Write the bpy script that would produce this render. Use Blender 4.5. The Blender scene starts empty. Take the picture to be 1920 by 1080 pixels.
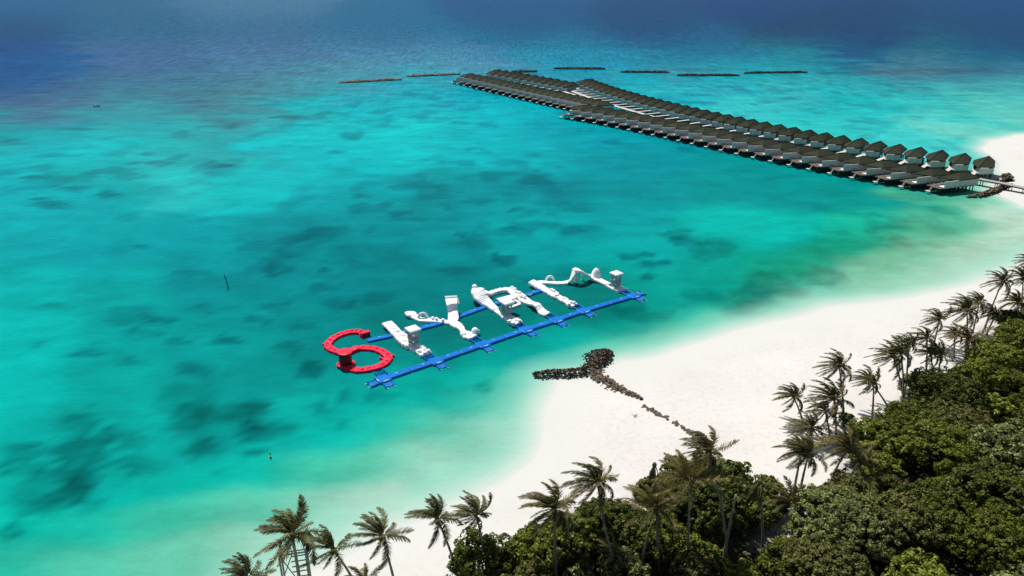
import bpy, math, random
import numpy as np
from mathutils import Vector, Matrix

R = math.radians
rnd = random.Random(7)
scene = bpy.context.scene
col = scene.collection

# ------------------------------------------------------------------ camera
F_PX, CAM_H = 1400.0, 70.0
PITCH = math.atan(600 / F_PX)
cam_d = bpy.data.cameras.new('camera')
cam = bpy.data.objects.new('camera', cam_d)
col.objects.link(cam)
cam_d.sensor_width = 36
cam_d.lens = 36 * F_PX / 1920
cam_d.clip_start = 1
cam_d.clip_end = 60000
cam.location = (0, 0, CAM_H)
cam.rotation_euler = (R(90) - PITCH, 0, 0)
scene.camera = cam


def gp(x, y, z=0.0):
    """measured point of the photograph -> place on the level z (metres)"""
    u = (x - 960) / F_PX
    v = (540 - y) / F_PX
    fy = math.cos(PITCH) + v * math.sin(PITCH)
    fz = -math.sin(PITCH) + v * math.cos(PITCH)
    t = -(CAM_H - z) / fz
    return Vector((u * t, fy * t, z))


# ------------------------------------------------------------------ helpers
def tag(o, label=None, cat=None, group=None, kind=None):
    if label: o['label'] = label
    if cat: o['category'] = cat
    if group: o['group'] = group
    if kind: o['kind'] = kind
    return o


def empty(name, loc=(0, 0, 0), rz=0.0):
    o = bpy.data.objects.new(name, None)
    o.empty_display_size = 0.5
    o.location = loc
    o.rotation_euler = (0, 0, rz)
    col.objects.link(o)
    return o


def copy_thing(root, kids, loc, rz, scale=None):
    c = root.copy()
    col.objects.link(c)
    c.location = loc
    c.rotation_euler = (0, 0, rz)
    if scale: c.scale = scale
    for ch, sub in kids:
        d = ch.copy()
        col.objects.link(d)
        d.parent = c
        for g in sub:
            e = g.copy()
            col.objects.link(e)
            e.parent = d
    return c


class MB:
    def __init__(s):
        s.v = []; s.f = []

    def add(s, vs, fs):
        n = len(s.v)
        s.v.extend([tuple(p) for p in vs])
        s.f.extend([tuple(i + n for i in q) for q in fs])
        return s

    def box(s, x0, x1, y0, y1, z0, z1, m=None):
        vs = [Vector((x, y, z)) for z in (z0, z1) for y in (y0, y1) for x in (x0, x1)]
        if m: vs = [m @ p for p in vs]
        return s.add(vs, [(0, 2, 3, 1), (4, 5, 7, 6), (0, 1, 5, 4), (1, 3, 7, 5), (3, 2, 6, 7), (2, 0, 4, 6)])

    def prism(s, poly, z0, z1):
        n = len(poly)
        a = sum(poly[i][0] * poly[(i + 1) % n][1] - poly[(i + 1) % n][0] * poly[i][1] for i in range(n))
        if a < 0: poly = poly[::-1]
        vs = [(p[0], p[1], z0) for p in poly] + [(p[0], p[1], z1) for p in poly]
        fs = [tuple(range(n - 1, -1, -1)), tuple(range(n, 2 * n))]
        fs += [(i, (i + 1) % n, n + (i + 1) % n, n + i) for i in range(n)]
        return s.add(vs, fs)

    def tube(s, pts, rad, n=8, cap=True):
        pts = [Vector(p) for p in pts]
        k = len(pts)
        if not isinstance(rad, (list, tuple)): rad = [rad] * k
        base = len(s.v)
        up = None
        for i, p in enumerate(pts):
            t = (pts[min(i + 1, k - 1)] - pts[max(i - 1, 0)]).normalized()
            if up is None:
                up = Vector((0, 0, 1)) if abs(t.z) < 0.9 else Vector((1, 0, 0))
            a = (up - t * up.dot(t)).normalized()
            up = a
            b = t.cross(a)
            for j in range(n):
                an = 2 * math.pi * j / n
                s.v.append(tuple(p + (a * math.cos(an) + b * math.sin(an)) * rad[i]))
        for i in range(k - 1):
            for j in range(n):
                j2 = (j + 1) % n
                s.f.append((base + i * n + j, base + i * n + j2, base + (i + 1) * n + j2, base + (i + 1) * n + j))
        if cap:
            s.f.append(tuple(base + j for j in range(n - 1, -1, -1)))
            s.f.append(tuple(base + (k - 1) * n + j for j in range(n)))
        return s

    def sweep(s, pts, wid, hgt, bulge=0.0, pillow=1.0, seed=0):
        """inflatable beam: rounded rectangular section swept along pts (pts on the base line)"""
        pts = [Vector(p) for p in pts]
        # resample
        L = [0]
        for a, b in zip(pts, pts[1:]): L.append(L[-1] + (b - a).length)
        tot = L[-1]
        if not isinstance(wid, (list, tuple)): wid = [wid] * len(pts)
        if not isinstance(hgt, (list, tuple)): hgt = [hgt] * len(pts)
        n = max(4, int(tot / 0.22))
        sec = [(-1, 0.12), (-1, .78), (-.86, 1), (-.3, 1.04), (.3, 1.04), (.86, 1), (1, .78), (1, .12), (.9, 0), (-.9, 0)]
        m = len(sec)
        base = len(s.v)
        P = []
        for i in range(n + 1):
            d = tot * i / n
            k = 0
            while k < len(L) - 2 and L[k + 1] < d: k += 1
            q = (d - L[k]) / max(1e-6, L[k + 1] - L[k])
            P.append((pts[k].lerp(pts[k + 1], q), wid[k] + (wid[k + 1] - wid[k]) * q, hgt[k] + (hgt[k + 1] - hgt[k]) * q, d))
        for i, (p, w, h, d) in enumerate(P):
            t = (P[min(i + 1, n)][0] - P[max(i - 1, 0)][0])
            t.z = 0
            t = t.normalized() if t.length > 1e-6 else Vector((1, 0, 0))
            a = Vector((-t.y, t.x, 0))
            g = 1 + bulge * (abs(math.sin(math.pi * d / pillow)) - .5)
            if i in (0, n): g *= .85
            for (x, z) in sec:
                q = p + a * (x * w / 2 * g)
                q.z = p.z + z * h * (g if z > .5 else 1)
                s.v.append(tuple(q))
        for i in range(n):
            for j in range(m):
                j2 = (j + 1) % m
                s.f.append((base + i * m + j, base + (i + 1) * m + j, base + (i + 1) * m + j2, base + i * m + j2))
        s.f.append(tuple(base + j for j in range(m)))
        s.f.append(tuple(base + n * m + j for j in range(m - 1, -1, -1)))
        return s

    def ball(s, c, r, n=10, sz=1.0):
        c = Vector(c)
        base = len(s.v)
        m = n // 2
        s.v.append((c.x, c.y, c.z - r * sz))
        for i in range(1, m):
            ph = -math.pi / 2 + math.pi * i / m
            for j in range(n):
                th = 2 * math.pi * j / n
                s.v.append((c.x + r * math.cos(ph) * math.cos(th), c.y + r * math.cos(ph) * math.sin(th), c.z + r * sz * math.sin(ph)))
        s.v.append((c.x, c.y, c.z + r * sz))
        top = len(s.v) - 1
        for j in range(n): s.f.append((base, base + 1 + (j + 1) % n, base + 1 + j))
        for i in range(m - 2):
            for j in range(n):
                a = base + 1 + i * n
                s.f.append((a + j, a + (j + 1) % n, a + n + (j + 1) % n, a + n + j))
        a = base + 1 + (m - 2) * n
        for j in range(n): s.f.append((a + j, a + (j + 1) % n, top))
        return s

    def rock(s, c, r, rg, flat=.75):
        # deformed octahedron-like stone, 14 faces
        c = Vector(c)
        dirs = [(1, 0, 0), (.5, .87, 0), (-.5, .87, 0), (-1, 0, 0), (-.5, -.87, 0), (.5, -.87, 0), (.1, .1, .9), (.45, -.3, .75), (-.4, .2, .8), (0, 0, -.7)]
        rot = Matrix.Rotation(rg.uniform(0, 6.28), 3, 'Z') @ Matrix.Rotation(rg.uniform(-.6, .6), 3, 'X')
        vs = []
        for d in dirs:
            q = rot @ (Vector(d) * r * rg.uniform(.75, 1.2))
            q.z *= flat
            vs.append(c + q)
        return s.add(vs, [(0, 1, 7), (1, 6, 7), (1, 2, 6), (2, 8, 6), (2, 3, 8), (3, 4, 8), (4, 7, 8), (8, 7, 6), (4, 5, 7), (5, 0, 7),
                          (1, 0, 9), (2, 1, 9), (3, 2, 9), (4, 3, 9), (5, 4, 9), (0, 5, 9)])

    def build(s, name, mat, parent=None, smooth=False, loc=None):
        me = bpy.data.meshes.new(name)
        me.from_pydata(s.v, [], s.f)
        me.materials.append(mat)
        if smooth: me.polygons.foreach_set('use_smooth', [True] * len(me.polygons))
        me.update()
        o = bpy.data.objects.new(name, me)
        col.objects.link(o)
        if parent: o.parent = parent
        if loc is not None: o.location = loc
        return o


ONES = ['', 'first', 'second', 'third', 'fourth', 'fifth', 'sixth', 'seventh', 'eighth', 'ninth', 'tenth', 'eleventh', 'twelfth',
        'thirteenth', 'fourteenth', 'fifteenth', 'sixteenth', 'seventeenth', 'eighteenth', 'nineteenth']
TENS = {2: ('twentieth', 'twenty'), 3: ('thirtieth', 'thirty'), 4: ('fortieth', 'forty'), 5: ('fiftieth', 'fifty'),
        6: ('sixtieth', 'sixty'), 7: ('seventieth', 'seventy'), 8: ('eightieth', 'eighty'), 9: ('ninetieth', 'ninety')}


def nth(i):
    if i < 20: return ONES[i]
    t, o = divmod(i, 10)
    return TENS[t][0] if o == 0 else TENS[t][1] + '-' + ONES[o]


# ------------------------------------------------------------------ noise in numpy
def vnoise(x, y, seed=0):
    xi = np.floor(x).astype(np.int64); yi = np.floor(y).astype(np.int64)
    xf = x - xi; yf = y - yi
    def h(a, b):
        n = (a * 374761393 + seed * 974634777) & 0xffffffff
        n = ((n ^ (n >> 15)) * 2246822519) & 0xffffffff
        n = ((n ^ (n >> 13)) + b * 668265263) & 0xffffffff
        n = ((n ^ (n >> 15)) * 3266489917) & 0xffffffff
        n = ((n ^ (n >> 13)) * 1274126177) & 0xffffffff
        return ((n ^ (n >> 16)) & 0xffff) / 65535.0
    u = xf * xf * (3 - 2 * xf); v = yf * yf * (3 - 2 * yf)
    return (h(xi, yi) * (1 - u) + h(xi + 1, yi) * u) * (1 - v) + (h(xi, yi + 1) * (1 - u) + h(xi + 1, yi + 1) * u) * v


def fbm(x, y, seed=0, o=4):
    s = 0; a = .5
    for i in range(o):
        s = s + a * vnoise(x * 2 ** i, y * 2 ** i, seed + i)
        a *= .5
    return s / (1 - .5 ** o)


# ------------------------------------------------------------------ materials
def new_mat(name):
    m = bpy.data.materials.new(name)
    m.use_nodes = True
    nt = m.node_tree
    b = nt.nodes['Principled BSDF']
    return m, nt, b


def N(nt, t, **kw):
    n = nt.nodes.new(t)
    for k, v in kw.items():
        if hasattr(n, k): setattr(n, k, v)
        else: n.inputs[k.replace('_', ' ')].default_value = v
    return n


def simple(name, c1, c2, scale=2.0, rough=.6, bump=0.0, bscale=None, spec=.3, rand=0.0, coord='Object', stretch=None, metallic=0):
    """two-tone noise material, optional bump and per-object brightness variation"""
    m, nt, b = new_mat(name)
    tc = N(nt, 'ShaderNodeTexCoord')
    mp = N(nt, 'ShaderNodeMapping')
    if stretch: mp.inputs['Scale'].default_value = stretch
    nt.links.new(tc.outputs[coord], mp.inputs[0])
    no = N(nt, 'ShaderNodeTexNoise', Scale=scale, Detail=5.0, Roughness=.6)
    nt.links.new(mp.outputs[0], no.inputs['Vector'])
    rp = N(nt, 'ShaderNodeValToRGB')
    rp.color_ramp.elements[0].position = .32; rp.color_ramp.elements[1].position = .68
    rp.color_ramp.elements[0].color = (*c1, 1); rp.color_ramp.elements[1].color = (*c2, 1)
    nt.links.new(no.outputs['Fac'], rp.inputs[0])
    out = rp.outputs[0]
    if rand:
        oi = N(nt, 'ShaderNodeObjectInfo')
        mr = N(nt, 'ShaderNodeMapRange')
        mr.inputs['To Min'].default_value = 1 - rand; mr.inputs['To Max'].default_value = 1 + rand
        nt.links.new(oi.outputs['Random'], mr.inputs[0])
        vm = N(nt, 'ShaderNodeVectorMath', operation='SCALE')
        nt.links.new(out, vm.inputs[0]); nt.links.new(mr.outputs[0], vm.inputs['Scale'])
        out = vm.outputs[0]
    nt.links.new(out, b.inputs['Base Color'])
    b.inputs['Roughness'].default_value = rough
    b.inputs['Specular IOR Level'].default_value = spec
    b.inputs['Metallic'].default_value = metallic
    if bump:
        n2 = N(nt, 'ShaderNodeTexNoise', Scale=bscale or scale * 3, Detail=4.0)
        nt.links.new(mp.outputs[0], n2.inputs['Vector'])
        bp = N(nt, 'ShaderNodeBump', Strength=bump, Distance=.15)
        nt.links.new(n2.outputs['Fac'], bp.inputs['Height'])
        nt.links.new(bp.outputs[0], b.inputs['Normal'])
    return m


M_roof = simple('roof_shingle', (.027, .034, .020), (.047, .052, .030), 1.6, .85, .5, 6, .15, rand=.13, stretch=(1, 1, 3))
M_wall = simple('weathered_white_timber', (.50, .53, .50), (.66, .67, .63), 1.2, .7, .2, 8, .2, rand=.05, stretch=(.4, .4, 3))
M_wall2 = simple('grey_timber', (.24, .28, .27), (.34, .37, .35), 1.5, .7, .2, 8, .2, rand=.1, stretch=(.4, .4, 3))
M_deck = simple('sun_bleached_deck', (.52, .47, .43), (.72, .68, .63), 1.5, .75, .2, 9, .2, stretch=(.5, 3, 1))
M_deck2 = simple('weathered_brown_deck', (.085, .065, .055), (.22, .175, .15), 1.5, .75, .2, 9, .2, stretch=(.5, 3, 1))
M_dark = simple('dark_opening', (.010, .012, .012), (.022, .026, .026), 1, .25, 0, 1, .5)
M_post = simple('wet_timber_post', (.018, .020, .017), (.045, .045, .036), 2, .7, .2, 6, .2)
M_pier = simple('pier_planks', (.30, .27, .23), (.47, .43, .38), 1.8, .8, .25, 8, .2, stretch=(3, .5, 1))
M_rock = simple('wet_brown_rock', (.012, .009, .007), (.055, .040, .030), 1.3, .8, .5, 4, .08)
M_rock2 = simple('pale_brown_rock', (.07, .055, .038), (.28, .225, .155), 1.1, .85, .5, 4, .08)
M_reef = simple('breakwater_rock', (.05, .045, .035), (.16, .13, .10), .7, .8, .5, 3, .3)
M_reeftop = simple('bleached_breakwater_stone', (.22, .18, .13), (.40, .34, .27), .7, .9, .4, 3, .2)
M_white = simple('white_pvc', (.92, .91, .90), (.95, .94, .935), .8, .45, .03, 1.6, .2)
M_red = simple('red_pvc', (.80, .016, .050), (.90, .030, .085), .8, .4, .12, 1.6, .15)
M_reddk = simple('dark_red_panel_and_drum_shade', (.12, .002, .006), (.17, .003, .008), .8, .5, .1, 1.6, .3)
M_blue = simple('blue_pvc', (.001, .13, .50), (.002, .185, .62), .5, .4, .12, 1.6, .12)
M_pale = simple('pale_mat', (.30, .45, .60), (.55, .65, .72), 3, .5, .1, 2, .4)
M_grey = simple('grey_mesh', (.36, .37, .40), (.52, .53, .56), 2, .6, .1, 3, .3)
M_trunk = simple('palm_bark', (.20, .17, .135), (.42, .37, .30), 3.0, .9, .6, 5, .1, rand=.2, stretch=(1, 1, 4))
M_bark = simple('tree_bark', (.05, .04, .03), (.12, .10, .075), 3.0, .9, .6, 5, .1)
M_marker = simple('dark_marker', (.008, .02, .022), (.02, .035, .035), 2, .6, .2, 5, .3)
M_band = simple('green_band', (.05, .16, .13), (.08, .20, .16), 2, .6)
M_orange = simple('orange_paint', (.40, .10, .03), (.5, .14, .04), 2, .5)
M_yellow = simple('yellow_ring', (.5, .42, .12), (.65, .55, .2), 2, .5)
M_drift = simple('driftwood', (.25, .22, .18), (.42, .37, .31), 2, .9)
M_nut = simple('coconut_husk', (.10, .08, .02), (.22, .17, .05), 4, .7)
M_tower = simple('grey_green_timber', (.14, .16, .13), (.26, .28, .23), 3, .8)


def leaf_mat(name, c1, c2, hue=.0, trans=.25, rough=.45, spec=.3, rand=.18, scale=.8):
    m, nt, b = new_mat(name)
    tc = N(nt, 'ShaderNodeTexCoord')
    no = N(nt, 'ShaderNodeTexNoise', Scale=scale, Detail=3.0)
    nt.links.new(tc.outputs['Object'], no.inputs['Vector'])
    geo = N(nt, 'ShaderNodeNewGeometry')
    ad = N(nt, 'ShaderNodeMath', operation='ADD')
    nt.links.new(no.outputs['Fac'], ad.inputs[0])
    mu = N(nt, 'ShaderNodeMath', operation='MULTIPLY_ADD')
    mu.inputs[1].default_value = .8; mu.inputs[2].default_value = -.40
    nt.links.new(geo.outputs['Random Per Island'], mu.inputs[0])
    nt.links.new(mu.outputs[0], ad.inputs[1])
    rp = N(nt, 'ShaderNodeValToRGB')
    rp.color_ramp.elements[0].position = .25; rp.color_ramp.elements[1].position = .8
    rp.color_ramp.elements[0].color = (*c1, 1); rp.color_ramp.elements[1].color = (*c2, 1)
    nt.links.new(ad.outputs[0], rp.inputs[0])
    oi = N(nt, 'ShaderNodeObjectInfo')
    mr = N(nt, 'ShaderNodeMapRange')
    mr.inputs['To Min'].default_value = 1 - rand; mr.inputs['To Max'].default_value = 1 + rand
    nt.links.new(oi.outputs['Random'], mr.inputs[0])
    vm = N(nt, 'ShaderNodeVectorMath', operation='SCALE')
    nt.links.new(rp.outputs[0], vm.inputs[0]); nt.links.new(mr.outputs[0], vm.inputs['Scale'])
    nt.links.new(vm.outputs[0], b.inputs['Base Color'])
    b.inputs['Roughness'].default_value = rough
    b.inputs['Specular IOR Level'].default_value = spec
    tr = N(nt, 'ShaderNodeBsdfTranslucent')
    nt.links.new(vm.outputs[0], tr.inputs[0])
    mx = N(nt, 'ShaderNodeMixShader'); mx.inputs[0].default_value = trans
    nt.links.new(b.outputs[0], mx.inputs[1]); nt.links.new(tr.outputs[0], mx.inputs[2])
    nt.links.new(mx.outputs[0], nt.nodes['Material Output'].inputs['Surface'])
    return m


M_frond = leaf_mat('palm_leaflet', (.040, .046, .015), (.17, .168, .062), spec=.08, rand=.25, scale=.5)
M_frondY = leaf_mat('yellowing_palm_leaflet', (.085, .07, .018), (.28, .225, .08), spec=.08, rand=.2, scale=.5)
M_frondD = leaf_mat('dead_palm_leaflet', (.06, .045, .03), (.16, .12, .08), rand=.2, scale=.5, trans=.1)
M_rachis = simple('frond_midrib', (.12, .095, .035), (.26, .205, .085), 1, .6)
LEAF = {
    'dark': leaf_mat('dark_glossy_leaf', (.020, .031, .004), (.150, .178, .026), rough=.5, spec=.15),
    'mid': leaf_mat('mid_green_leaf', (.040, .054, .005), (.220, .245, .034), spec=.12),
    'yellow': leaf_mat('yellow_green_leaf', (.072, .092, .010), (.30, .33, .045), spec=.12),
    'olive': leaf_mat('olive_leaf', (.046, .052, .012), (.205, .200, .056), spec=.1),
    'pale': leaf_mat('pale_silvery_leaf', (.055, .072, .020), (.34, .37, .12), spec=.12),
}

# ------------------------------------------------------------------ shoreline
shore_px = [(700, 1400), (380, 1240), (520, 1120), (640, 1062), (740, 1005), (846, 952), (935, 904), (988, 860), (1012, 812), (1020, 770), (1032, 742),
            (1050, 715), (1095, 706), (1150, 690), (1250, 664), (1400, 616), (1560, 575), (1700, 558), (1830, 535), (1960, 478)]
land = [gp(*p).xy for p in shore_px] + [Vector((260, 215)), Vector((420, 200)), Vector((420, -80)), Vector((-60, -80))]
bank_px = [(1960, 395), (1915, 388), (1888, 372), (1866, 362), (1868, 345), (1876, 325), (1876, 306), (1860, 292), (1844, 278), (1858, 264), (1900, 254), (1990, 248)]
bank = [gp(*p).xy for p in bank_px] + [Vector((460, 360)), Vector((460, 215))]


def poly_sd(X, Y, poly):
    """signed distance, positive inside"""
    d = np.full(X.shape, 1e9); inside = np.zeros(X.shape, bool)
    n = len(poly)
    for i in range(n):
        a = poly[i]; b = poly[(i + 1) % n]
        ex, ey = b[0] - a[0], b[1] - a[1]
        t = np.clip(((X - a[0]) * ex + (Y - a[1]) * ey) / (ex * ex + ey * ey), 0, 1)
        d = np.minimum(d, np.hypot(X - a[0] - t * ex, Y - a[1] - t * ey))
        c = ((a[1] > Y) != (b[1] > Y)) & (X < (b[0] - a[0]) * (Y - a[1]) / (b[1] - a[1] + 1e-12) + a[0])
        inside ^= c
    return np.where(inside, d, -d)


def axis(lo, hi, step, far_lo, far_hi, g=1.12):
    a = list(np.arange(lo, hi + step, step))
    s = step
    while a[-1] < far_hi: s *= g; a.append(a[-1] + s)
    s = step; b = []
    x = lo
    while x > far_lo: s *= g; x -= s; b.append(x)
    return np.array(b[::-1] + a)


def grid_mesh(name, xs, ys, zf):
    X, Y = np.meshgrid(xs, ys)
    Z = zf(X, Y)
    nx, ny = len(xs), len(ys)
    V = np.stack([X, Y, Z], -1).reshape(-1, 3)
    i = np.arange(ny - 1)[:, None] * nx + np.arange(nx - 1)[None]
    Fq = np.stack([i, i + 1, i + nx + 1, i + nx], -1).reshape(-1, 4)
    me = bpy.data.meshes.new(name)
    me.vertices.add(len(V)); me.vertices.foreach_set('co', V.astype('f').ravel())
    me.loops.add(Fq.size); me.loops.foreach_set('vertex_index', Fq.astype('i').ravel())
    me.polygons.add(len(Fq)); me.polygons.foreach_set('loop_start', (np.arange(len(Fq)) * 4).astype('i'))
    me.polygons.foreach_set('use_smooth', np.ones(len(Fq), bool))
    me.update(calc_edges=True)
    return me, X, Y, Z


def land_z(X, Y):
    wob = (fbm(X / 14, Y / 14, 3) - .5) * 5
    s1 = poly_sd(X, Y, land) + wob
    s2 = poly_sd(X, Y, bank) + wob * .6
    s = np.maximum(s1, s2)
    up = 1.5 * (1 - np.exp(-np.maximum(s, 0) / 26)) + (fbm(X / 9, Y / 9, 11) - .5) * .3 * np.clip(s / 20, 0, 1)
    dn = np.maximum(s, -60) * .045
    return np.where(s > 0, up, dn)


# canopy region on the ground
canopy_px = [(818, 1086), (850, 1048), (885, 1026), (930, 1028), (958, 1045), (975, 1020), (1010, 995), (1060, 965), (1085, 930), (1120, 910), (1150, 918), (1165, 938),
             (1190, 928), (1205, 898), (1230, 872), (1265, 860), (1310, 855), (1345, 876), (1400, 889), (1445, 894), (1462, 918), (1460, 950), (1475, 988), (1510, 990),
             (1527, 950), (1550, 920), (1578, 895), (1592, 865), (1592, 815), (1602, 792), (1650, 790), (1690, 768), (1700, 726), (1720, 705), (1760, 705), (1790, 672),
             (1830, 645), (1860, 608), (1885, 580), (1925, 565), (2040, 520)]
canopy = [gp(x, y, 3.0).xy for x, y in canopy_px] + [Vector((190, 190)), Vector((190, 38)), Vector((-8, 38)), Vector((-14, 60))]

# ------------------------------------------------------------------ sand (one sheet to the horizon)
xs = axis(-150, 260, 2.0, -9000, 9000, 1.16)
ys = axis(40, 420, 2.0, -200, 16000, 1.14)
me, X, Y, Z = grid_mesh('sand', xs, ys, land_z)
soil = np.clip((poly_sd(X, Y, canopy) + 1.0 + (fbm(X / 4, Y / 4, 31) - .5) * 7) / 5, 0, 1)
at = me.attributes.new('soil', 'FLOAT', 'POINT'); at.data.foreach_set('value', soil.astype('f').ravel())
sand = bpy.data.objects.new('sand', me); col.objects.link(sand); tag(sand, kind='structure')
m, nt, b = new_mat('coral_sand')
tc = N(nt, 'ShaderNodeTexCoord')
n1 = N(nt, 'ShaderNodeTexNoise', Scale=.05, Detail=6.0, Roughness=.6)
n2 = N(nt, 'ShaderNodeTexNoise', Scale=1.2, Detail=6.0, Roughness=.7)
for n_ in (n1, n2): nt.links.new(tc.outputs['Object'], n_.inputs['Vector'])
rp = N(nt, 'ShaderNodeValToRGB')
rp.color_ramp.elements[0].position = .3; rp.color_ramp.elements[1].position = .7
rp.color_ramp.elements[0].color = (.62, .590, .548, 1); rp.color_ramp.elements[1].color = (.715, .685, .642, 1)
nt.links.new(n1.outputs['Fac'], rp.inputs[0])
rp2 = N(nt, 'ShaderNodeValToRGB')
rp2.color_ramp.elements[0].position = .30; rp2.color_ramp.elements[1].position = .5
rp2.color_ramp.elements[0].color = (.84, .83, .81, 1); rp2.color_ramp.elements[1].color = (1, 1, 1, 1)
nt.links.new(n2.outputs['Fac'], rp2.inputs[0])
mul = N(nt, 'ShaderNodeMix', data_type='RGBA', blend_type='MULTIPLY'); mul.inputs[0].default_value = .9
nt.links.new(rp.outputs[0], mul.inputs[6]); nt.links.new(rp2.outputs[0], mul.inputs[7])
# wet sand near the water line
sx = N(nt, 'ShaderNodeSeparateXYZ'); nt.links.new(tc.outputs['Object'], sx.inputs[0])
wet = N(nt, 'ShaderNodeMapRange'); wet.inputs['From Min'].default_value = 0.02; wet.inputs['From Max'].default_value = .7
nt.links.new(sx.outputs['Z'], wet.inputs[0])
wm = N(nt, 'ShaderNodeMix', data_type='RGBA'); wm.inputs[6].default_value = (.62, .62, .575, 1)
nt.links.new(wet.outputs[0], wm.inputs[0]); nt.links.new(mul.outputs[2], wm.inputs[7])
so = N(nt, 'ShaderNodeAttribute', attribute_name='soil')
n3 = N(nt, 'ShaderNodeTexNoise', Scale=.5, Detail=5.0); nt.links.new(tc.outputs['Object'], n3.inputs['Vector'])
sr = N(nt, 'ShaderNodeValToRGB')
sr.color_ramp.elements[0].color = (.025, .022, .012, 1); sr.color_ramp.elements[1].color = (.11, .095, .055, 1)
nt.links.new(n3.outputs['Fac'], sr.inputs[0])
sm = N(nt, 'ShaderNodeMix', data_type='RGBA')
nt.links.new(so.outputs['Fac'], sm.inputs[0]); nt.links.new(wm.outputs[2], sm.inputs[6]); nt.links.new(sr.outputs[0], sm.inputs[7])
nt.links.new(sm.outputs[2], b.inputs['Base Color'])
b.inputs['Roughness'].default_value = .95; b.inputs['Specular IOR Level'].default_value = .1
bp = N(nt, 'ShaderNodeBump', Strength=.35, Distance=.12)
nt.links.new(n2.outputs['Fac'], bp.inputs['Height']); nt.links.new(bp.outputs[0], b.inputs['Normal'])
me.materials.append(m)

# ------------------------------------------------------------------ water: bed colour seen through it, sky reflection painted in, by place
WC = '''
0 0 60 105 160;480 0 95 128 172;960 0 42 95 155;1440 0 8 80 140;1920 0 10 84 144
0 60 45 90 145;250 60 76 110 156;480 60 84 116 162;720 60 74 114 162;960 60 48 97 150;1200 60 16 84 140;1500 60 4 76 128;1900 60 8 84 136
0 95 40 85 150;250 95 85 113 163;480 95 88 120 168;700 95 84 130 173;900 95 82 130 175;1100 95 40 100 158;1300 95 12 92 148;1600 90 4 78 134;1900 90 8 84 138
1000 113 60 150 180;1100 110 45 165 190;1300 109 25 130 165;1500 109 28 125 155;1800 112 40 100 140
0 130 44 88 152;100 130 50 95 155;300 130 75 110 152;500 130 80 128 160;700 130 90 148 175;850 125 88 150 178;1150 123 60 145 175;1300 126 88 145 168;1500 122 60 155 170;1750 128 88 122 145;1900 128 78 118 145
0 165 50 92 148;150 165 70 115 148;350 165 72 128 152;550 165 80 138 156;700 165 60 160 180;800 160 22 175 192;1200 160 30 178 194;1350 150 35 180 195;1500 160 60 182 190;1750 155 60 160 175;1900 160 70 172 180
0 200 82 108 140;100 200 85 110 146;250 200 60 155 165;450 200 74 128 145;600 200 22 180 188;750 200 12 185 197;950 200 10 178 194;1350 200 60 198 200;1600 200 35 183 190;1800 200 52 188 185;1900 205 90 198 190
0 240 22 160 168;100 240 32 168 178;250 240 42 172 178;400 240 50 168 174;600 240 22 196 198;800 240 28 200 203;950 240 20 190 198;1050 240 0 163 178;1600 240 50 203 200;1750 240 80 213 205;1850 235 120 215 200
0 290 10 182 188;150 290 22 190 194;300 290 40 182 184;450 290 40 168 174;600 290 20 190 198;750 290 10 195 198;900 290 0 183 190;1000 290 0 168 175;1200 290 0 152 163;1700 265 60 205 205;1790 262 80 210 200
0 350 0 180 187;200 350 18 168 170;350 350 38 190 190;500 350 12 190 190;650 350 10 172 178;800 350 0 150 156;1000 350 0 134 145;1200 350 0 148 154;1400 350 0 150 150;1600 350 0 152 145;1750 365 40 172 140;1820 360 120 205 175
0 420 0 172 178;200 420 0 168 172;400 420 0 160 166;600 420 0 148 155;800 420 0 145 151;1000 420 0 162 165;1200 420 0 160 164;1400 420 0 186 174;1550 420 20 182 152;1700 410 85 185 150;1850 415 165 215 188;1910 420 190 220 200
0 480 0 164 168;200 480 0 160 166;400 480 0 158 164;600 480 0 146 151;800 480 0 142 147;1000 480 0 158 161;1200 480 0 168 165;1350 480 0 165 150;1500 480 20 162 132;1700 490 115 195 162;1880 480 172 215 190
0 540 0 178 175;200 540 0 168 166;400 540 0 144 149;600 540 0 140 145;800 540 0 130 131;1000 540 0 124 121;1120 560 0 128 120;1250 540 0 163 150;1400 540 0 155 135;1550 540 60 178 150;1700 530 135 202 172;1800 520 175 215 190
0 600 0 178 172;200 600 0 160 156;400 600 0 150 151;560 600 0 144 144;700 600 0 125 123;800 620 0 120 118;900 600 0 122 117;1000 620 0 158 150;1200 605 0 160 146;1350 600 55 192 163;1450 595 140 210 185;1560 570 175 216 195
0 660 0 182 175;200 660 0 164 160;400 660 0 154 150;600 660 0 138 135;800 680 0 148 140;950 660 0 163 155;1080 660 0 178 163;1200 655 60 195 168;1280 650 140 212 188
0 720 0 183 175;200 720 0 164 156;400 720 0 150 146;600 720 0 158 150;750 740 0 162 152;900 720 0 178 165;965 720 30 188 165;1010 715 80 195 170
0 780 0 183 174;150 780 0 165 156;300 780 0 170 161;600 780 0 170 160;800 780 0 178 165;900 780 45 186 165;970 780 110 203 178
0 850 0 174 165;200 850 0 170 160;400 850 0 174 165;500 850 0 174 165;650 850 0 183 169;750 850 38 188 165;850 850 88 198 170;930 850 150 208 188
0 920 0 178 165;150 920 0 174 165;300 920 0 180 165;450 920 0 187 169;600 920 58 192 165;700 920 90 198 170;820 920 150 210 188
0 1000 0 183 165;150 1000 20 187 165;300 1000 58 192 165;450 1000 88 198 170;600 1000 130 203 178;690 1000 175 214 195
0 1075 40 188 165;150 1075 78 193 165;300 1075 100 198 170;450 1075 135 204 180;540 1080 175 213 196'''
CP = []
for e in WC.replace('\n', ';').split(';'):
    if e.strip():
        px, py, r_, g_, b_ = map(float, e.split())
        p = gp(px, py)
        CP.append((p.x, p.y, r_, g_, b_))
CP = np.array(CP)


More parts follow.
